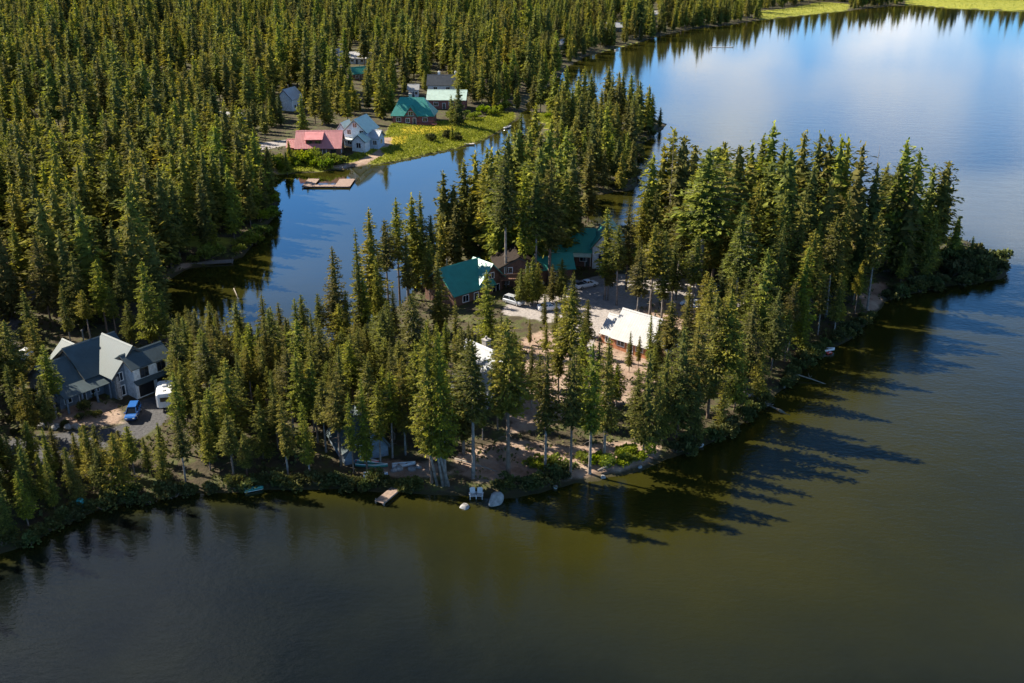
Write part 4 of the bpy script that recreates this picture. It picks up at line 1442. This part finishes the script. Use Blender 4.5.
for k, tx, ty, by, w in (
    ('pine', 585, 67, 118, 1), ('pine', 592, 72, 122, 1), ('pine', 579, 76, 122, 1), ('spire', 613, 75, 128, 1.1), ('pine', 620, 80, 130, 1.1), ('pine', 602, 90, 132, 1), ('spire', 640, 85, 128, 1.1), ('pine', 648, 92, 128, 1), ('spire', 653, 93, 128, 1), ('spire', 661, 107, 128, .9), ('pine', 630, 88, 130, 1),
    ('pine', 596, 98, 140, 1), ('pine', 610, 100, 142, 1.1), ('pine', 625, 130, 165, 1), ('spire', 628, 132, 168, 1), ('spire', 621, 138, 172, 1), ('pine', 633, 140, 180, .9), ('pine', 612, 135, 180, 1), ('pine', 600, 130, 178, 1), ('pine', 585, 128, 175, 1), ('pine', 572, 126, 175, 1), ('pine', 590, 140, 188, 1), ('pine', 605, 148, 190, 1), ('pine', 622, 152, 190, 1), ('pine', 578, 112, 150, 1), ('pine', 640, 105, 138, 1)):
    hand(k, tx, ty, by, 'back', w)
for k, tx, ty, by, w in (('pine', 541, 67, 113, .9), ('pine', 534, 76, 113, .8), ('pine', 555, 68, 115, .9), ('pine', 567, 66, 118, 1), ('pine', 551, 76, 112, .8), ('pine', 562, 78, 116, .8)):
    hand(k, tx, ty, by, 'meadow', w)
for k, tx, ty, by, w, st, lb in (
    ('bushy', 140, 262, 350, 1.0, 'house', 'big full pine right behind the slate house by the dark channel end'), ('bushy', 30, 318, 385, .9, 'house', None), ('pine', 42, 345, 420, 1.1, 'house', None), ('bushy', 22, 290, 350, 1, 'house', None), ('pine', 60, 285, 345, 1, 'house', None), ('pine', 82, 290, 340, 1, 'house', None), ('pine', 108, 285, 338, 1, 'house', None),
    ('pine', 5, 365, 430, 1, 'house', None), ('spire', 170, 335, 392, 1, 'house', None), ('pine', 182, 316, 385, 1, 'house', None), ('bushy', 125, 300, 345, .8, 'house', None), ('pine', 160, 290, 352, 1, 'house', None),
    ('spire', 50, 180, 290, 1.5, 'left', 'tall sunlit pine standing clear above the lane bend'), ('spire', 68, 195, 298, 1.1, 'left', None), ('bushy', 8, 172, 252, .9, 'left', None), ('pine', 20, 180, 256, 1.1, 'left', None), ('bushy', 285, 150, 175, .6, 'bank', None), ('spire', 458, 82, 126, 1.3, 'bank', 'pointed pine overlapping the right end of the green lodge'), ('pine', 451, 95, 124, 1, 'bank', None),
    ('bushy', 452, 124, 141, .7, 'bank', None), ('bushy', 288, 140, 165, .7, 'bank', None), ('spire', 300, 95, 140, 1, 'bank', None), ('pine', 325, 80, 125, 1.2, 'bank', None), ('pine', 345, 75, 122, 1.2, 'bank', None), ('pine', 378, 78, 118, 1.3, 'bank', None), ('pine', 390, 82, 118, 1, 'bank', None), ('pine', 312, 78, 124, 1.1, 'bank', None)):
    hand(k, tx, ty, by, st, w, lb)
for k, tx, ty, by, st, w in (
    ('pine', 506, 150, 287, 'teal', 1.0), ('pine', 524, 166, 284, 'teal', 1.0), ('pine', 551, 158, 284, 'teal', 1.1), ('pine', 541, 148, 276, 'teal', 1.0), ('pine', 536, 172, 285, 'teal', 1),
    ('pine', 491, 150, 264, 'teal', 1.0), ('pine', 501, 158, 272, 'teal', 1.0), ('pine', 483, 168, 256, 'teal', 1.0), ('bushy', 521, 268, 306, 'lot', .8), ('bushy', 533, 256, 306, 'lot', .9), ('bushy', 562, 258, 300, 'lot', .9), ('pine', 608, 208, 300, 'mid', 1.2), ('pine', 566, 170, 262, 'teal', 1.0),
    ('spire', 565, 285, 350, 'mid', 1), ('pine', 532, 345, 410, 'mid', .9), ('pine', 520, 340, 402, 'mid', .8), ('bushy', 660, 318, 372, 'mid', .7), ('pine', 585, 318, 395, 'mid', 1), ('bushy', 612, 350, 405, 'mid', .7), ('pine', 640, 335, 378, 'mid', .6), ('spire', 478, 330, 372, 'aframe', .9), ('spire', 468, 322, 400, 'aframe', .9),
    ('pine', 334, 372, 466, 'dark', .9), ('spire', 361, 378, 470, 'dark', .9), ('pine', 376, 384, 466, 'dark', .9), ('pine', 348, 392, 474, 'dark', .6), ('pine', 368, 360, 452, 'dark', .9), ('pine', 388, 372, 458, 'dark', .9), ('spire', 338, 345, 440, 'dark', .9),
    ('bushy', 12, 225, 300, 'house', 1.1), ('pine', -4, 230, 318, 'house', 1.2), ('bushy', 34, 235, 320, 'house', .8), ('bushy', 70, 255, 330, 'house', .9), ('pine', 95, 260, 335, 'house', 1.1), ('bushy', 3, 320, 400, 'house', 1), ('pine', -14, 300, 390, 'house', 1.1),
    ('bushy', 20, 372, 436, 'house', .9), ('pine', 38, 375, 440, 'house', 1), ('pine', 118, 262, 330, 'house', 1), ('spire', 85, 215, 305, 'left', 1.2), ('spire', 110, 222, 310, 'left', 1.1), ('pine', 128, 215, 318, 'left', 1.1), ('pine', 150, 232, 322, 'left', 1.1)):
    hand(k, tx, ty, by, st, w)
# --- the rest of each stand
scatter([(640, 222), (700, 218), (800, 221), (870, 226), (925, 238), (960, 262), (925, 280), (895, 292), (860, 312), (800, 340), (740, 330), (700, 292), (640, 270)], 4.2, 13, 20, ['spire', 'spire', 'pine'], 'right', n_max=34)
scatter([(885, 262), (930, 252), (942, 262), (930, 280), (895, 284)], 4, 9, 15, ['spire', 'pine'], 'tip', 1.1, 6)
scatter([(700, 330), (760, 330), (830, 318), (872, 300), (880, 306), (830, 342), (790, 372), (750, 408), (700, 440), (668, 445), (672, 400)], 3.6, 8, 13, ['bushy', 'pine'], 'rfront', .9, 16)
scatter([(165, 350), (215, 348), (300, 366), (370, 352), (400, 380), (405, 440), (360, 474), (300, 480), (200, 486), (140, 484), (110, 470), (165, 425), (185, 395)], 2.8, 8, 13.5, ['pine', 'pine', 'spire', 'bushy'], 'dark', 1.05, 125)
scatter([(-20, 480), (0, 470), (60, 462), (100, 456), (150, 440), (185, 470), (150, 492), (110, 498), (60, 515), (0, 545), (-30, 560)], 2.8, 5, 9, ['bushy', 'spire', 'bushy'], 'low', .9, 44)
scatter([(570, 120), (600, 112), (655, 122), (655, 130), (636, 150), (632, 188), (600, 188), (584, 185), (560, 160), (556, 140)], 4.2, 12, 18, ['pine', 'spire'], 'back', 1.3, 36)
scatter([(440, 262), (478, 228), (500, 195), (520, 160), (545, 145), (600, 150), (600, 185), (582, 225), (556, 250), (500, 250)], 5, 15, 20, ['pine'], 'teal', n_max=14)
scatter([(400, 390), (455, 385), (470, 420), (450, 470), (405, 474)], 4, 12, 16, ['pine', 'spire'], 'aframe', n_max=8)
N_FRONT = len(TREES)
# --- the wood across the channel
n_left = scatter([(-40, 225), (60, 190), (140, 170), (250, 160), (268, 195), (262, 225), (235, 255), (165, 290), (140, 335), (70, 345), (40, 280), (-40, 300)], 5.0, 15, 21, ['pine', 'pine', 'spire'], 'left', 1.1, 170)
FAR_START = len(TREES)
far_poly = np.array([P(-70, 240), P(60, 190), P(140, 172), P(250, 160), P(300, 140), P(400, 122), P(500, 110), P(520, 100), P(560, 80), P(640, 52), P(760, 28), P(850, 18), P(915, 14), P(1090, 20), (560, 980), (300, 1120), (-560, 1120), (-420, 700)])


for t in TREES:
    if t[5] == 'dark':
        t[2] *= .68 + .32 * min(max((proj(t[0], t[1], 0)[1] - 350) / 60, 0), 1)
    t[4] *= 1.0 + .25 * min(max((t[1] - 170) / 120, 0), 1)


def far_scatter():
    """jittered grid: the forest that reads as one mass"""
    out = []
    x0, y0 = far_poly.min(0)
    x1, y1 = far_poly.max(0)
    yy = y0
    while yy < y1:
        sp = 7.8 if yy < 480 else 8.8
        xs = np.arange(x0, x1, sp) + RNG.uniform(-.45, .45, len(np.arange(x0, x1, sp))) * sp
        ys = yy + RNG.uniform(-.45, .45, len(xs)) * sp
        ok = (sdf(far_poly, xs, ys) > 0) & (shore(xs, ys) > .8) & (mask(NOTREE, xs, ys, .6) < .5) & (np.abs(xs) < ys * .62 + 40)
        ok &= wob(xs, ys, 26, 4.0) + RNG.uniform(-.5, .5, len(xs)) > -.98
        for x, y in zip(xs[ok], ys[ok]):
            h = random.uniform(15, 25) * (random.uniform(.35, .7) if random.random() < .35 else 1)
            h *= .88 + .3 * float(wob(x, y, 19, 9.0))
            if not blocked(x, y, h):
                out.append((x, y, h))
        yy += sp
    return out


FARTREES = far_scatter()
# the first rows right on the banks
for pl_, hm in ((FAR, 17), (FRONT[:1], 0)):
    pp = [P(*q) for q in pl_]
    for k in range(len(pp) - 1):
        (ax, ay), (bx, by) = pp[k], pp[k + 1]
        L = math.hypot(bx - ax, by - ay)
        for _ in range(int(L / 2.6) + 1):
            u = random.random()
            ox = random.uniform(.8, 11)
            x, y = ax + (bx - ax) * u - (by - ay) / L * ox, ay + (by - ay) * u + (bx - ax) / L * ox
            if not (ay > 225 or ox > 5):
                continue
            if shore(x, y)[0] < .7 or mask(MEADOW + DIRT + ASPHALT, np.array([x]), np.array([y]), .5)[0] > .5:
                continue
            h = random.uniform(7, hm)
            if blocked(x, y, h) or any((x - q[0]) ** 2 + (y - q[1]) ** 2 < 7 for q in FARTREES[-60:]):
                continue
            FARTREES.append((x, y, h))

# build the nearest 300 pines as things, the others join the forest
order = sorted(range(len(TREES)), key=lambda i: (TREES[i][5] in ('left',) and TREES[i][6] is None, math.hypot(TREES[i][0], TREES[i][1])))
low_i = [i for i in order if TREES[i][5] == 'low']
pines = [i for i in order if TREES[i][5] != 'low']
for i in low_i:
    x, y, h, k, w, st, lb = TREES[i]
    place_tree(k, x, y, h, lb or ST[st][1], ST[st][0], wide=w, name='young_fir')
SHOWN = pines[:300]
for i in SHOWN:
    x, y, h, k, w, st, lb = TREES[i]
    place_tree(k, x, y, h, lb or ST[st][1], None if lb else ST[st][0], wide=w)
OFF = []
for x, y in zip(RNG.uniform(-150, -62, 420), RNG.uniform(88, 215, 420)):
    px, _ = proj(x, y, 0)
    if px < -6 and px > -330 and shore(x, y)[0] > 2 and all((x - q[0]) ** 2 + (y - q[1]) ** 2 > 16 for q in OFF) and mask(GRAVEL, np.array([x]), np.array([y]), .5)[0] < .5:
        OFF.append((x, y, random.uniform(12, 20)))
REST = OFF + [(TREES[i][0], TREES[i][1], TREES[i][2]) for i in pines[300:]]
print('TREES hand+stands', len(TREES), 'front', N_FRONT, 'left', n_left, 'low', len(low_i), 'pines', len(pines), 'far', len(FARTREES), 'rest', len(REST))

# dead snags and the leaning pale trunks
def snag(tx, ty, by, label, lean=0, r=.2, group=None):
    bx = 512 + (tx - 512) * (2698 - by) / (2698 - ty)
    x, y, z = G(bx - lean, by)
    h = height_for(y, ty) - z
    t = thing('dead_tree', label, 'dead tree', (x, y, z - .2), random.uniform(0, 6), group)
    MB().tube([(0, 0, 0), (.1, .05, h * .3), (.05, .1, h * .65), (0, .05, h)], [r, r * .8, r * .5, .02], 7).build('trunk', M['grey_bark'], t, True)
    for k in range(34):
        u = random.uniform(.25, .97)
        a = random.uniform(0, 6.3)
        L = (1.1 - u) * random.uniform(.9, 2.4)
        p = Vector((.07, .07, h * u))
        d = Vector((math.cos(a), math.sin(a), random.uniform(-.25, .2)))
        MB().tube([p, p + d * L * .6, p + d * L + Vector((0, 0, -.15 * L))], [.05, .035, .012], 4).build('branch', M['grey_bark'], t, True)


snag(880.5, 144, 284, 'bare grey dead tree poking above the right stand')
snag(674, 133, 270, 'bare pale dead tree at the left end of the right stand', r=.11)
snag(406, 236, 300, 'thin grey dead tree among the channel pines')
for k, (x0, y0, x1, y1) in enumerate(((437, 484, 428, 440), (443, 486, 436, 436), (449, 486, 436, 428), (446, 485, 445, 430))):
    x, y, z = G(x0, y0)
    hh = 8.5
    t = thing('leaning_trunk', 'pale bare trunk in the leaning clump at the front waterline', 'tree trunk', (x, y, z - .2), 0, 'leaning pale trunks at the waterline')
    dx = (x1 - x0) / 6.0
    MB().tube([(0, 0, 0), (dx * .4, .1, hh * .45), (dx, .2, hh)], [.2, .16, .08], 7).build('trunk', M['grey_bark'], t, True)
    for j in range(5):
        u = random.uniform(.5, 1)
        p = Vector((dx * u, .1, hh * u))
        d = Vector((random.uniform(-1, 1), random.uniform(-1, 1), .3)) * random.uniform(.4, 1)
        MB().tube([p, p + d], [.04, .012], 4).build('branch', M['grey_bark'], t, True)

# ------------------------------------------------------------------ shrubs
def shrub_mesh(seed, mat, spread=1.0, n=360):
    r = np.random.default_rng(seed)
    pts, dirs, tone = [], [], []
    lobes = [(r.normal() * .4, r.normal() * .4, r.uniform(.35, .8), r.uniform(.35, .6)) for _ in range(6)]
    for _ in range(n):
        lx, ly, lz, lr = lobes[r.integers(6)]
        d = Vector(r.normal(size=3)).normalized()
        if d.z < -.3:
            d.z = abs(d.z)
        pts.append(Vector((lx, ly, lz * .8)) + d * lr * r.uniform(.6, 1.05))
        dirs.append((d + Vector((0, 0, .4))).normalized())
        tone.append(min(1, max(0, r.normal() * .25 + .5)))
    fo = frond_mesh('foliage', pts, dirs, .22, M[mat], r, wid=.42, tone=tone, planes=2, droop=.1)
    st = MB()
    for lx, ly, lz, lr in lobes:
        st.tube([(lx * .1, ly * .1, -.15), (lx * .6, ly * .6, lz * .4), (lx, ly, lz * .8)], [.045, .035, .015], 5)
    return st.build('stem', M['bark']), fo


SHR = {'willow': [shrub_mesh(11 + k, 'willow') for k in range(4)], 'sage': [shrub_mesh(31 + k, 'sage') for k in range(4)]}
used_shrub = set()


def shrub(x, y, r, hh, kind, label, group):
    if shore(x, y)[0] < -.6:
        return
    v = random.randrange(4)
    t = thing('shrub', label, 'shrub', (x, y, max(gz(x, y), .05) - .05), random.uniform(0, 6.3), group)
    t.scale = (r, r, hh)
    for src in SHR[kind][v]:
        if (kind, v, src.name) in used_shrub:
            o = src.copy()
            COL.objects.link(o)
        else:
            o = src
            used_shrub.add((kind, v, src.name))
        o.parent = t


def shrubs(line, n, r0, r1, kind, label, group, jit=2.0):
    pts = [G(*q)[:2] for q in line]
    seg = [math.dist(pts[i], pts[i + 1]) for i in range(len(pts) - 1)]
    tot = sum(seg)
    for k in range(n):
        s = (k + random.random()) / n * tot
        i = 0
        while i < len(seg) - 1 and s > seg[i]:
            s -= seg[i]
            i += 1
        u = min(1, s / max(seg[i], .01))
        x = pts[i][0] + (pts[i + 1][0] - pts[i][0]) * u + random.uniform(-jit, jit)
        y = pts[i][1] + (pts[i + 1][1] - pts[i][1]) * u + random.uniform(-jit, jit)
        r = random.uniform(r0, r1)
        shrub(x, y, r, r * random.uniform(.8, 1.2), kind, label, group)


shrubs([(270, 172), (285, 164), (305, 163), (322, 165), (338, 166)], 26, 1.6, 2.6, 'willow', 'bright green bush on the bank below the red house', 'bushes below the red house', 3)
shrubs([(455, 120), (470, 118), (485, 115), (500, 108)], 12, 1.4, 2.6, 'willow', 'green bush at the upper edge of the bright meadow', 'bushes at the upper meadow edge', 4)
shrubs([(448, 138), (455, 140), (462, 139), (426, 140)], 5, 1.2, 2.0, 'sage', 'dark bush standing out in the bright meadow', 'dark bushes in the meadow', 3)
shrubs([(505, 490), (540, 482), (570, 474)], 14, .8, 1.4, 'sage', 'dark bush on the bank between the boulder and the pines', 'bushes on the front bank', .8)
shrubs([(528, 462), (556, 466), (532, 470)], 5, .8, 1.3, 'willow', 'green bush alone on the open sand', 'bushes on the open sand', 1.0)
shrubs([(588, 468), (606, 463), (625, 458), (648, 456)], 13, .9, 1.6, 'willow', 'leafy bright bush under the pines at the sandy front shore', 'bushes under the sandy shore pines', 1.2)
shrubs([(945, 272), (962, 270), (980, 268), (998, 268)], 26, 1.8, 3.0, 'sage', 'dense dark bush on the low spit at the right tip', 'bushes on the low spit', 3)
shrubs([(890, 298), (915, 292), (940, 286), (970, 283), (996, 278)], 26, 1.2, 2.0, 'sage', 'rounded bush below the slender pines near the right tip', 'bushes below the slender pines', 1.5)
shrubs([(670, 456), (690, 450), (716, 440), (736, 426), (756, 411), (776, 395), (791, 380), (815, 354), (850, 336), (872, 316)], 58, .8, 1.7, 'sage', 'shaded bush along the dark right shore', 'bushes along the right shore', .8)
shrubs([(5, 549), (45, 536), (75, 516), (110, 503), (150, 498), (200, 491), (260, 489), (340, 487), (420, 488)], 62, .8, 1.5, 'sage', 'low dark bush along the shaded front left bank', 'bushes on the front left bank', .9)
shrubs([(266, 185), (275, 200), (268, 215), (258, 232), (238, 252), (205, 258), (170, 268)], 22, 1.2, 2.4, 'willow', 'green bush at the water under the left wood', 'bushes under the left wood', 1.8)
shrubs([(10, 282), (25, 276), (40, 274), (30, 285)], 8, 1.2, 2.0, 'willow', 'lit green bush beside the lane bend', 'bushes by the lane bend', 2)
shrubs([(55, 424), (90, 416), (30, 400), (20, 430)], 12, .7, 1.3, 'sage', 'low bush on the bank before the slate house', 'bushes by the slate house', 2)
shrubs([(590, 190), (610, 188), (630, 186), (640, 150), (655, 132)], 12, 1.2, 2.2, 'sage', 'dark bush at the water on the far point', 'bushes on the far point', 1.5)
shrubs([(536, 118), (555, 118), (575, 122)], 6, 1.0, 1.6, 'willow', 'bright bush on the little far point meadow', 'bushes on the far point meadow', 2)

# ------------------------------------------------------------------ grass of the meadows: one mass of tufts
gp_, gd_, gt_ = [], [], []
for pl, n in ((MEADOW[0], 13000), (MEADOW[1], 2000), (MEADOW[2], 1500), (MEADOW[3], 1800)):
    x0, y0 = pl.min(0)
    x1, y1 = pl.max(0)
    xs, ys = RNG.uniform(x0, x1, n * 4), RNG.uniform(y0, y1, n * 4)
    ok = (sdf(pl, xs, ys) > .5) & (shore(xs, ys) > .4) & (mask(DIRT, xs, ys, .5) < .5) & (mask(FLOWER, xs, ys, 2.5) < RNG.uniform(.1, 1.6, len(xs)))
    ok &= np.array([not any((x - a) ** 2 + (y - b2) ** 2 < r * r for a, b2, r in HOUSES) for x, y in zip(xs, ys)])
    xs, ys = xs[ok][:n], ys[ok][:n]
    zs = ground(xs, ys)
    tv = wob(xs, ys, 7, 2) * .22 + wob(xs, ys, 2.3, 5) * .15 + .45
    for x, y, z, tn in zip(xs, ys, zs, tv):
        gp_.append(Vector((x, y, z + .1)))
        gd_.append(Vector((random.uniform(-.5, .5), random.uniform(-.5, .5), 1)).normalized())
        gt_.append(min(1, max(0, tn + random.uniform(-.2, .2))))
gr = frond_mesh('grass', gp_, gd_, .42, M['grass'], RNG, wid=.32, tone=gt_, planes=2, droop=.3)
tag(gr, 'tall bright yellow green meadow grass', 'grass', kind='stuff')

ux, uy = RNG.uniform(-110, 115, 26000), RNG.uniform(88, 300, 26000)
ok = (shore(ux, uy) > .15) & (mask(GRAVEL + ASPHALT + MEADOW, ux, uy, .5) < .5) & (mask(DIRT, ux, uy, .6) < RNG.uniform(.2, 4.5, len(ux))) & (wob(ux, uy, 5.5, 7) + RNG.uniform(-.7, .7, len(ux)) > -.05)
ok &= np.array([not any((x - p[0]) ** 2 + (y - p[1]) ** 2 < (p[2] * .9) ** 2 for p in HOUSES) for x, y in zip(ux, uy)])
ux, uy = ux[ok], uy[ok]
uz = ground(ux, uy)
up_, ud_, ut_ = [], [], []
for x, y, z in zip(ux, uy, uz):
    for _ in range(3):
        up_.append(Vector((x + random.uniform(-.3, .3), y + random.uniform(-.3, .3), z + random.uniform(.05, .4))))
        ud_.append(Vector((random.uniform(-.8, .8), random.uniform(-.8, .8), 1)).normalized())
        ut_.append(random.random())
ug = frond_mesh('undergrowth', up_, ud_, .5, M['sage'], RNG, wid=.4, tone=ut_, planes=1, droop=.4)
tag(ug, 'low green brush and saplings on the forest floor of the peninsula', 'undergrowth', kind='stuff')

# ------------------------------------------------------------------ far forest: one mass, drawn as copies of five light trees
fm, nt, fb_ = new_mat('far_bark'), None, None
far_src = []
hid = bpy.data.collections.new('far_tree_kinds')
for k in range(6):
    tr, cr = pine_parts(RNG, R=2.5 + .42 * (k % 4), base=(.06, .14, .22)[k % 3], levels=30, per=8, size=.95, clumps=5, power=(.55, .72)[k % 2], gap=.16, planes=2, trunk_n=5, dense=.72)
    n1v = len(tr.data.vertices)
    vs = [v.co.copy() for v in tr.data.vertices] + [v.co.copy() for v in cr.data.vertices]
    fs = [tuple(p.vertices) for p in tr.data.polygons] + [tuple(i + n1v for i in p.vertices) for p in cr.data.polygons]
    mi = [0] * len(tr.data.polygons) + [1] * len(cr.data.polygons)
    cv = [0.4] * n1v + [a.value for a in cr.data.attributes['clump'].data]
    o = mesh_obj('far_tree_kind', vs, fs, mats=[M['bark'], M['needles']], midx=mi)
    a = o.data.attributes.new('clump', 'FLOAT', 'POINT')
    a.data.foreach_set('value', cv)
    for q in (tr, cr):
        bpy.data.objects.remove(q)
    COL.objects.unlink(o)
    far_src.append(o)
    hid.objects.link(o)
pts = FARTREES + REST
xa = np.array([p[0] for p in pts]); ya = np.array([p[1] for p in pts]); ha = np.array([p[2] for p in pts])
za = ground(xa, ya) - .1
me = bpy.data.meshes.new('forest')
me.vertices.add(len(pts))
me.vertices.foreach_set('co', np.stack([xa, ya, za], -1).ravel())
for nm, v in (('tree_scale', ha / 20), ('turn', RNG.uniform(0, 6.28, len(pts)))):
    a = me.attributes.new(nm, 'FLOAT', 'POINT')
    a.data.foreach_set('value', v.astype(np.float32))
forest = bpy.data.objects.new('forest', me)
COL.objects.link(forest)
tag(forest, 'dense conifer forest covering the land beyond the channel and the far bank', 'forest', kind='stuff')
ng = bpy.data.node_groups.new('forest_trees', 'GeometryNodeTree')
ng.interface.new_socket('Geometry', in_out='INPUT', socket_type='NodeSocketGeometry')
ng.interface.new_socket('Geometry', in_out='OUTPUT', socket_type='NodeSocketGeometry')
gi, go = ng.nodes.new('NodeGroupInput'), ng.nodes.new('NodeGroupOutput')
ci = ng.nodes.new('GeometryNodeCollectionInfo')
ci.inputs['Collection'].default_value = hid
ci.inputs['Separate Children'].default_value = True
ci.inputs['Reset Children'].default_value = True
ip = ng.nodes.new('GeometryNodeInstanceOnPoints')
ip.inputs['Pick Instance'].default_value = True
na1, na2 = ng.nodes.new('GeometryNodeInputNamedAttribute'), ng.nodes.new('GeometryNodeInputNamedAttribute')
na1.data_type = na2.data_type = 'FLOAT'
na1.inputs['Name'].default_value, na2.inputs['Name'].default_value = 'tree_scale', 'turn'
cx = ng.nodes.new('ShaderNodeCombineXYZ')
rv = ng.nodes.new('FunctionNodeRandomValue')
rv.data_type = 'INT'
rv.inputs[4].default_value, rv.inputs[5].default_value = 0, 5
L_ = ng.links.new
L_(gi.outputs[0], ip.inputs['Points'])
L_(ci.outputs[0], ip.inputs['Instance'])
L_(rv.outputs[2], ip.inputs['Instance Index'])
L_(na2.outputs[0], cx.inputs[2])
L_(cx.outputs[0], ip.inputs['Rotation'])
L_(na1.outputs[0], ip.inputs['Scale'])
L_(ip.outputs[0], go.inputs[0])
md = forest.modifiers.new('trees', 'NODES')
md.node_group = ng
# drop the unused first meshes of each kind from the scene
for kk, lst in PROTO.items():
    for v, (tr, cr) in enumerate(lst):
        for src in (tr, cr):
            if (kk, v, src.name) not in used_proto:
                bpy.data.objects.remove(src)
for kk, lst in SHR.items():
    for v, pr in enumerate(lst):
        for src in pr:
            if (kk, v, src.name) not in used_shrub:
                bpy.data.objects.remove(src)
# ------------------------------------------------------------------ light, sky, camera
SUN_EL, SUN_AZ = math.radians(36), math.atan2(.42, -.906)      # direction towards the sun, from +X
sd = Vector((math.cos(SUN_EL) * math.cos(SUN_AZ), math.cos(SUN_EL) * math.sin(SUN_AZ), math.sin(SUN_EL)))
sun = bpy.data.lights.new('sun', 'SUN')
sun.energy, sun.angle, sun.color = 5.0, math.radians(.53), (1, .90, .74)
so = bpy.data.objects.new('sun', sun)
so.rotation_euler = (-sd).to_track_quat('-Z', 'Y').to_euler()
so.location = (-200, 100, 200)
COL.objects.link(so)
w = bpy.data.worlds.new('World')
scene.world = w
w.use_nodes = True
nt = w.node_tree
bg = nt.nodes['Background']
sky = N(nt, 'ShaderNodeTexSky', sky_type='NISHITA')
sky.sun_disc = False
sky.sun_elevation = SUN_EL
sky.sun_rotation = PI / 2 - SUN_AZ
sky.altitude, sky.air_density, sky.dust_density, sky.ozone_density = 1900, 1.0, .4, 3.0
tc = N(nt, 'ShaderNodeTexCoord')
dirv = tc.outputs['Generated']
mp = N(nt, 'ShaderNodeMapping')
mp.inputs['Scale'].default_value = (1, 1, 2.6)
nt.links.new(dirv, mp.inputs[0])
cn = noise(nt, mp.outputs[0], 13, 6, .55)
wispy = noise(nt, mp.outputs[0], 2.0, 5, .6)


def blob(az, el, size, amp):
    a, e = math.radians(90 - az), math.radians(el)
    d = (math.cos(e) * math.cos(a), math.cos(e) * math.sin(a), math.sin(e))
    v = N(nt, 'ShaderNodeVectorMath', operation='DISTANCE')
    nt.links.new(dirv, v.inputs[0])
    v.inputs[1].default_value = d
    return math_(nt, 'MULTIPLY', math_(nt, 'SUBTRACT', 1.0, math_(nt, 'DIVIDE', v.outputs['Value'], size), True), amp)


cov = None
for a_ in ((12.5, 9.3, .095, 1.0), (8.5, 12.5, .085, .8), (20.5, 8, .11, .92), (22, 10.5, .09, .7), (27.5, 8.5, .11, .5), (12, 14, .075, .45), (-30, 36, .45, .4), (60, 30, .5, .4), (-80, 30, .5, .4), (150, 40, .6, .5)):
    bl = blob(*a_)
    cov = bl if cov is None else math_(nt, 'MAXIMUM', cov, bl)
cl = math_(nt, 'MULTIPLY', math_(nt, 'ADD', math_(nt, 'MULTIPLY', cov, .72), math_(nt, 'MULTIPLY', math_(nt, 'SUBTRACT', cn, .48), 3.2)), 1.25, True)
cl = math_(nt, 'MULTIPLY', cl, math_(nt, 'MULTIPLY', cov, 3.0, True), True)
shade = ramp(nt, wispy, [(.3, (7.5, 8.4, 9.6)), (.7, (13.5, 13.6, 13.8))])
sz = N(nt, 'ShaderNodeSeparateXYZ')
nt.links.new(dirv, sz.inputs[0])
deep = ramp(nt, sz.outputs['Z'], [(.08, (.82, 1.40, 1.80)), (.2, (.95, 1.75, 2.3)), (.32, (1.05, 2.05, 2.7)), (.44, (.45, .78, .98)), (.54, (.32, .60, .82)), (1, (.20, .34, .46))])
skyc = mixc(nt, 1.0, sky.outputs[0], deep, 'MULTIPLY')
nt.links.new(mixc(nt, cl, skyc, shade), bg.inputs['Color'])
bg.inputs['Strength'].default_value = .052

cam = bpy.data.cameras.new('camera')
cam.sensor_width, cam.lens = 36, FPX * 36 / W
cam.clip_start, cam.clip_end = 1, 12000
co = bpy.data.objects.new('camera', cam)
co.location = (0, 0, CAM_H)
co.rotation_euler = (PI / 2 - PITCH, 0, 0)
COL.objects.link(co)
scene.camera = co
vs_ = scene.view_settings
vs_.view_transform = 'Standard'
vs_.look = 'None'
vs_.exposure = 1.45
vs_.gamma = 1.0
vs_.use_curve_mapping = False
scene.cycles.max_bounces = 6
scene.cycles.diffuse_bounces = 2
scene.cycles.glossy_bounces = 3
scene.cycles.transmission_bounces = 3
scene.cycles.use_denoising = True
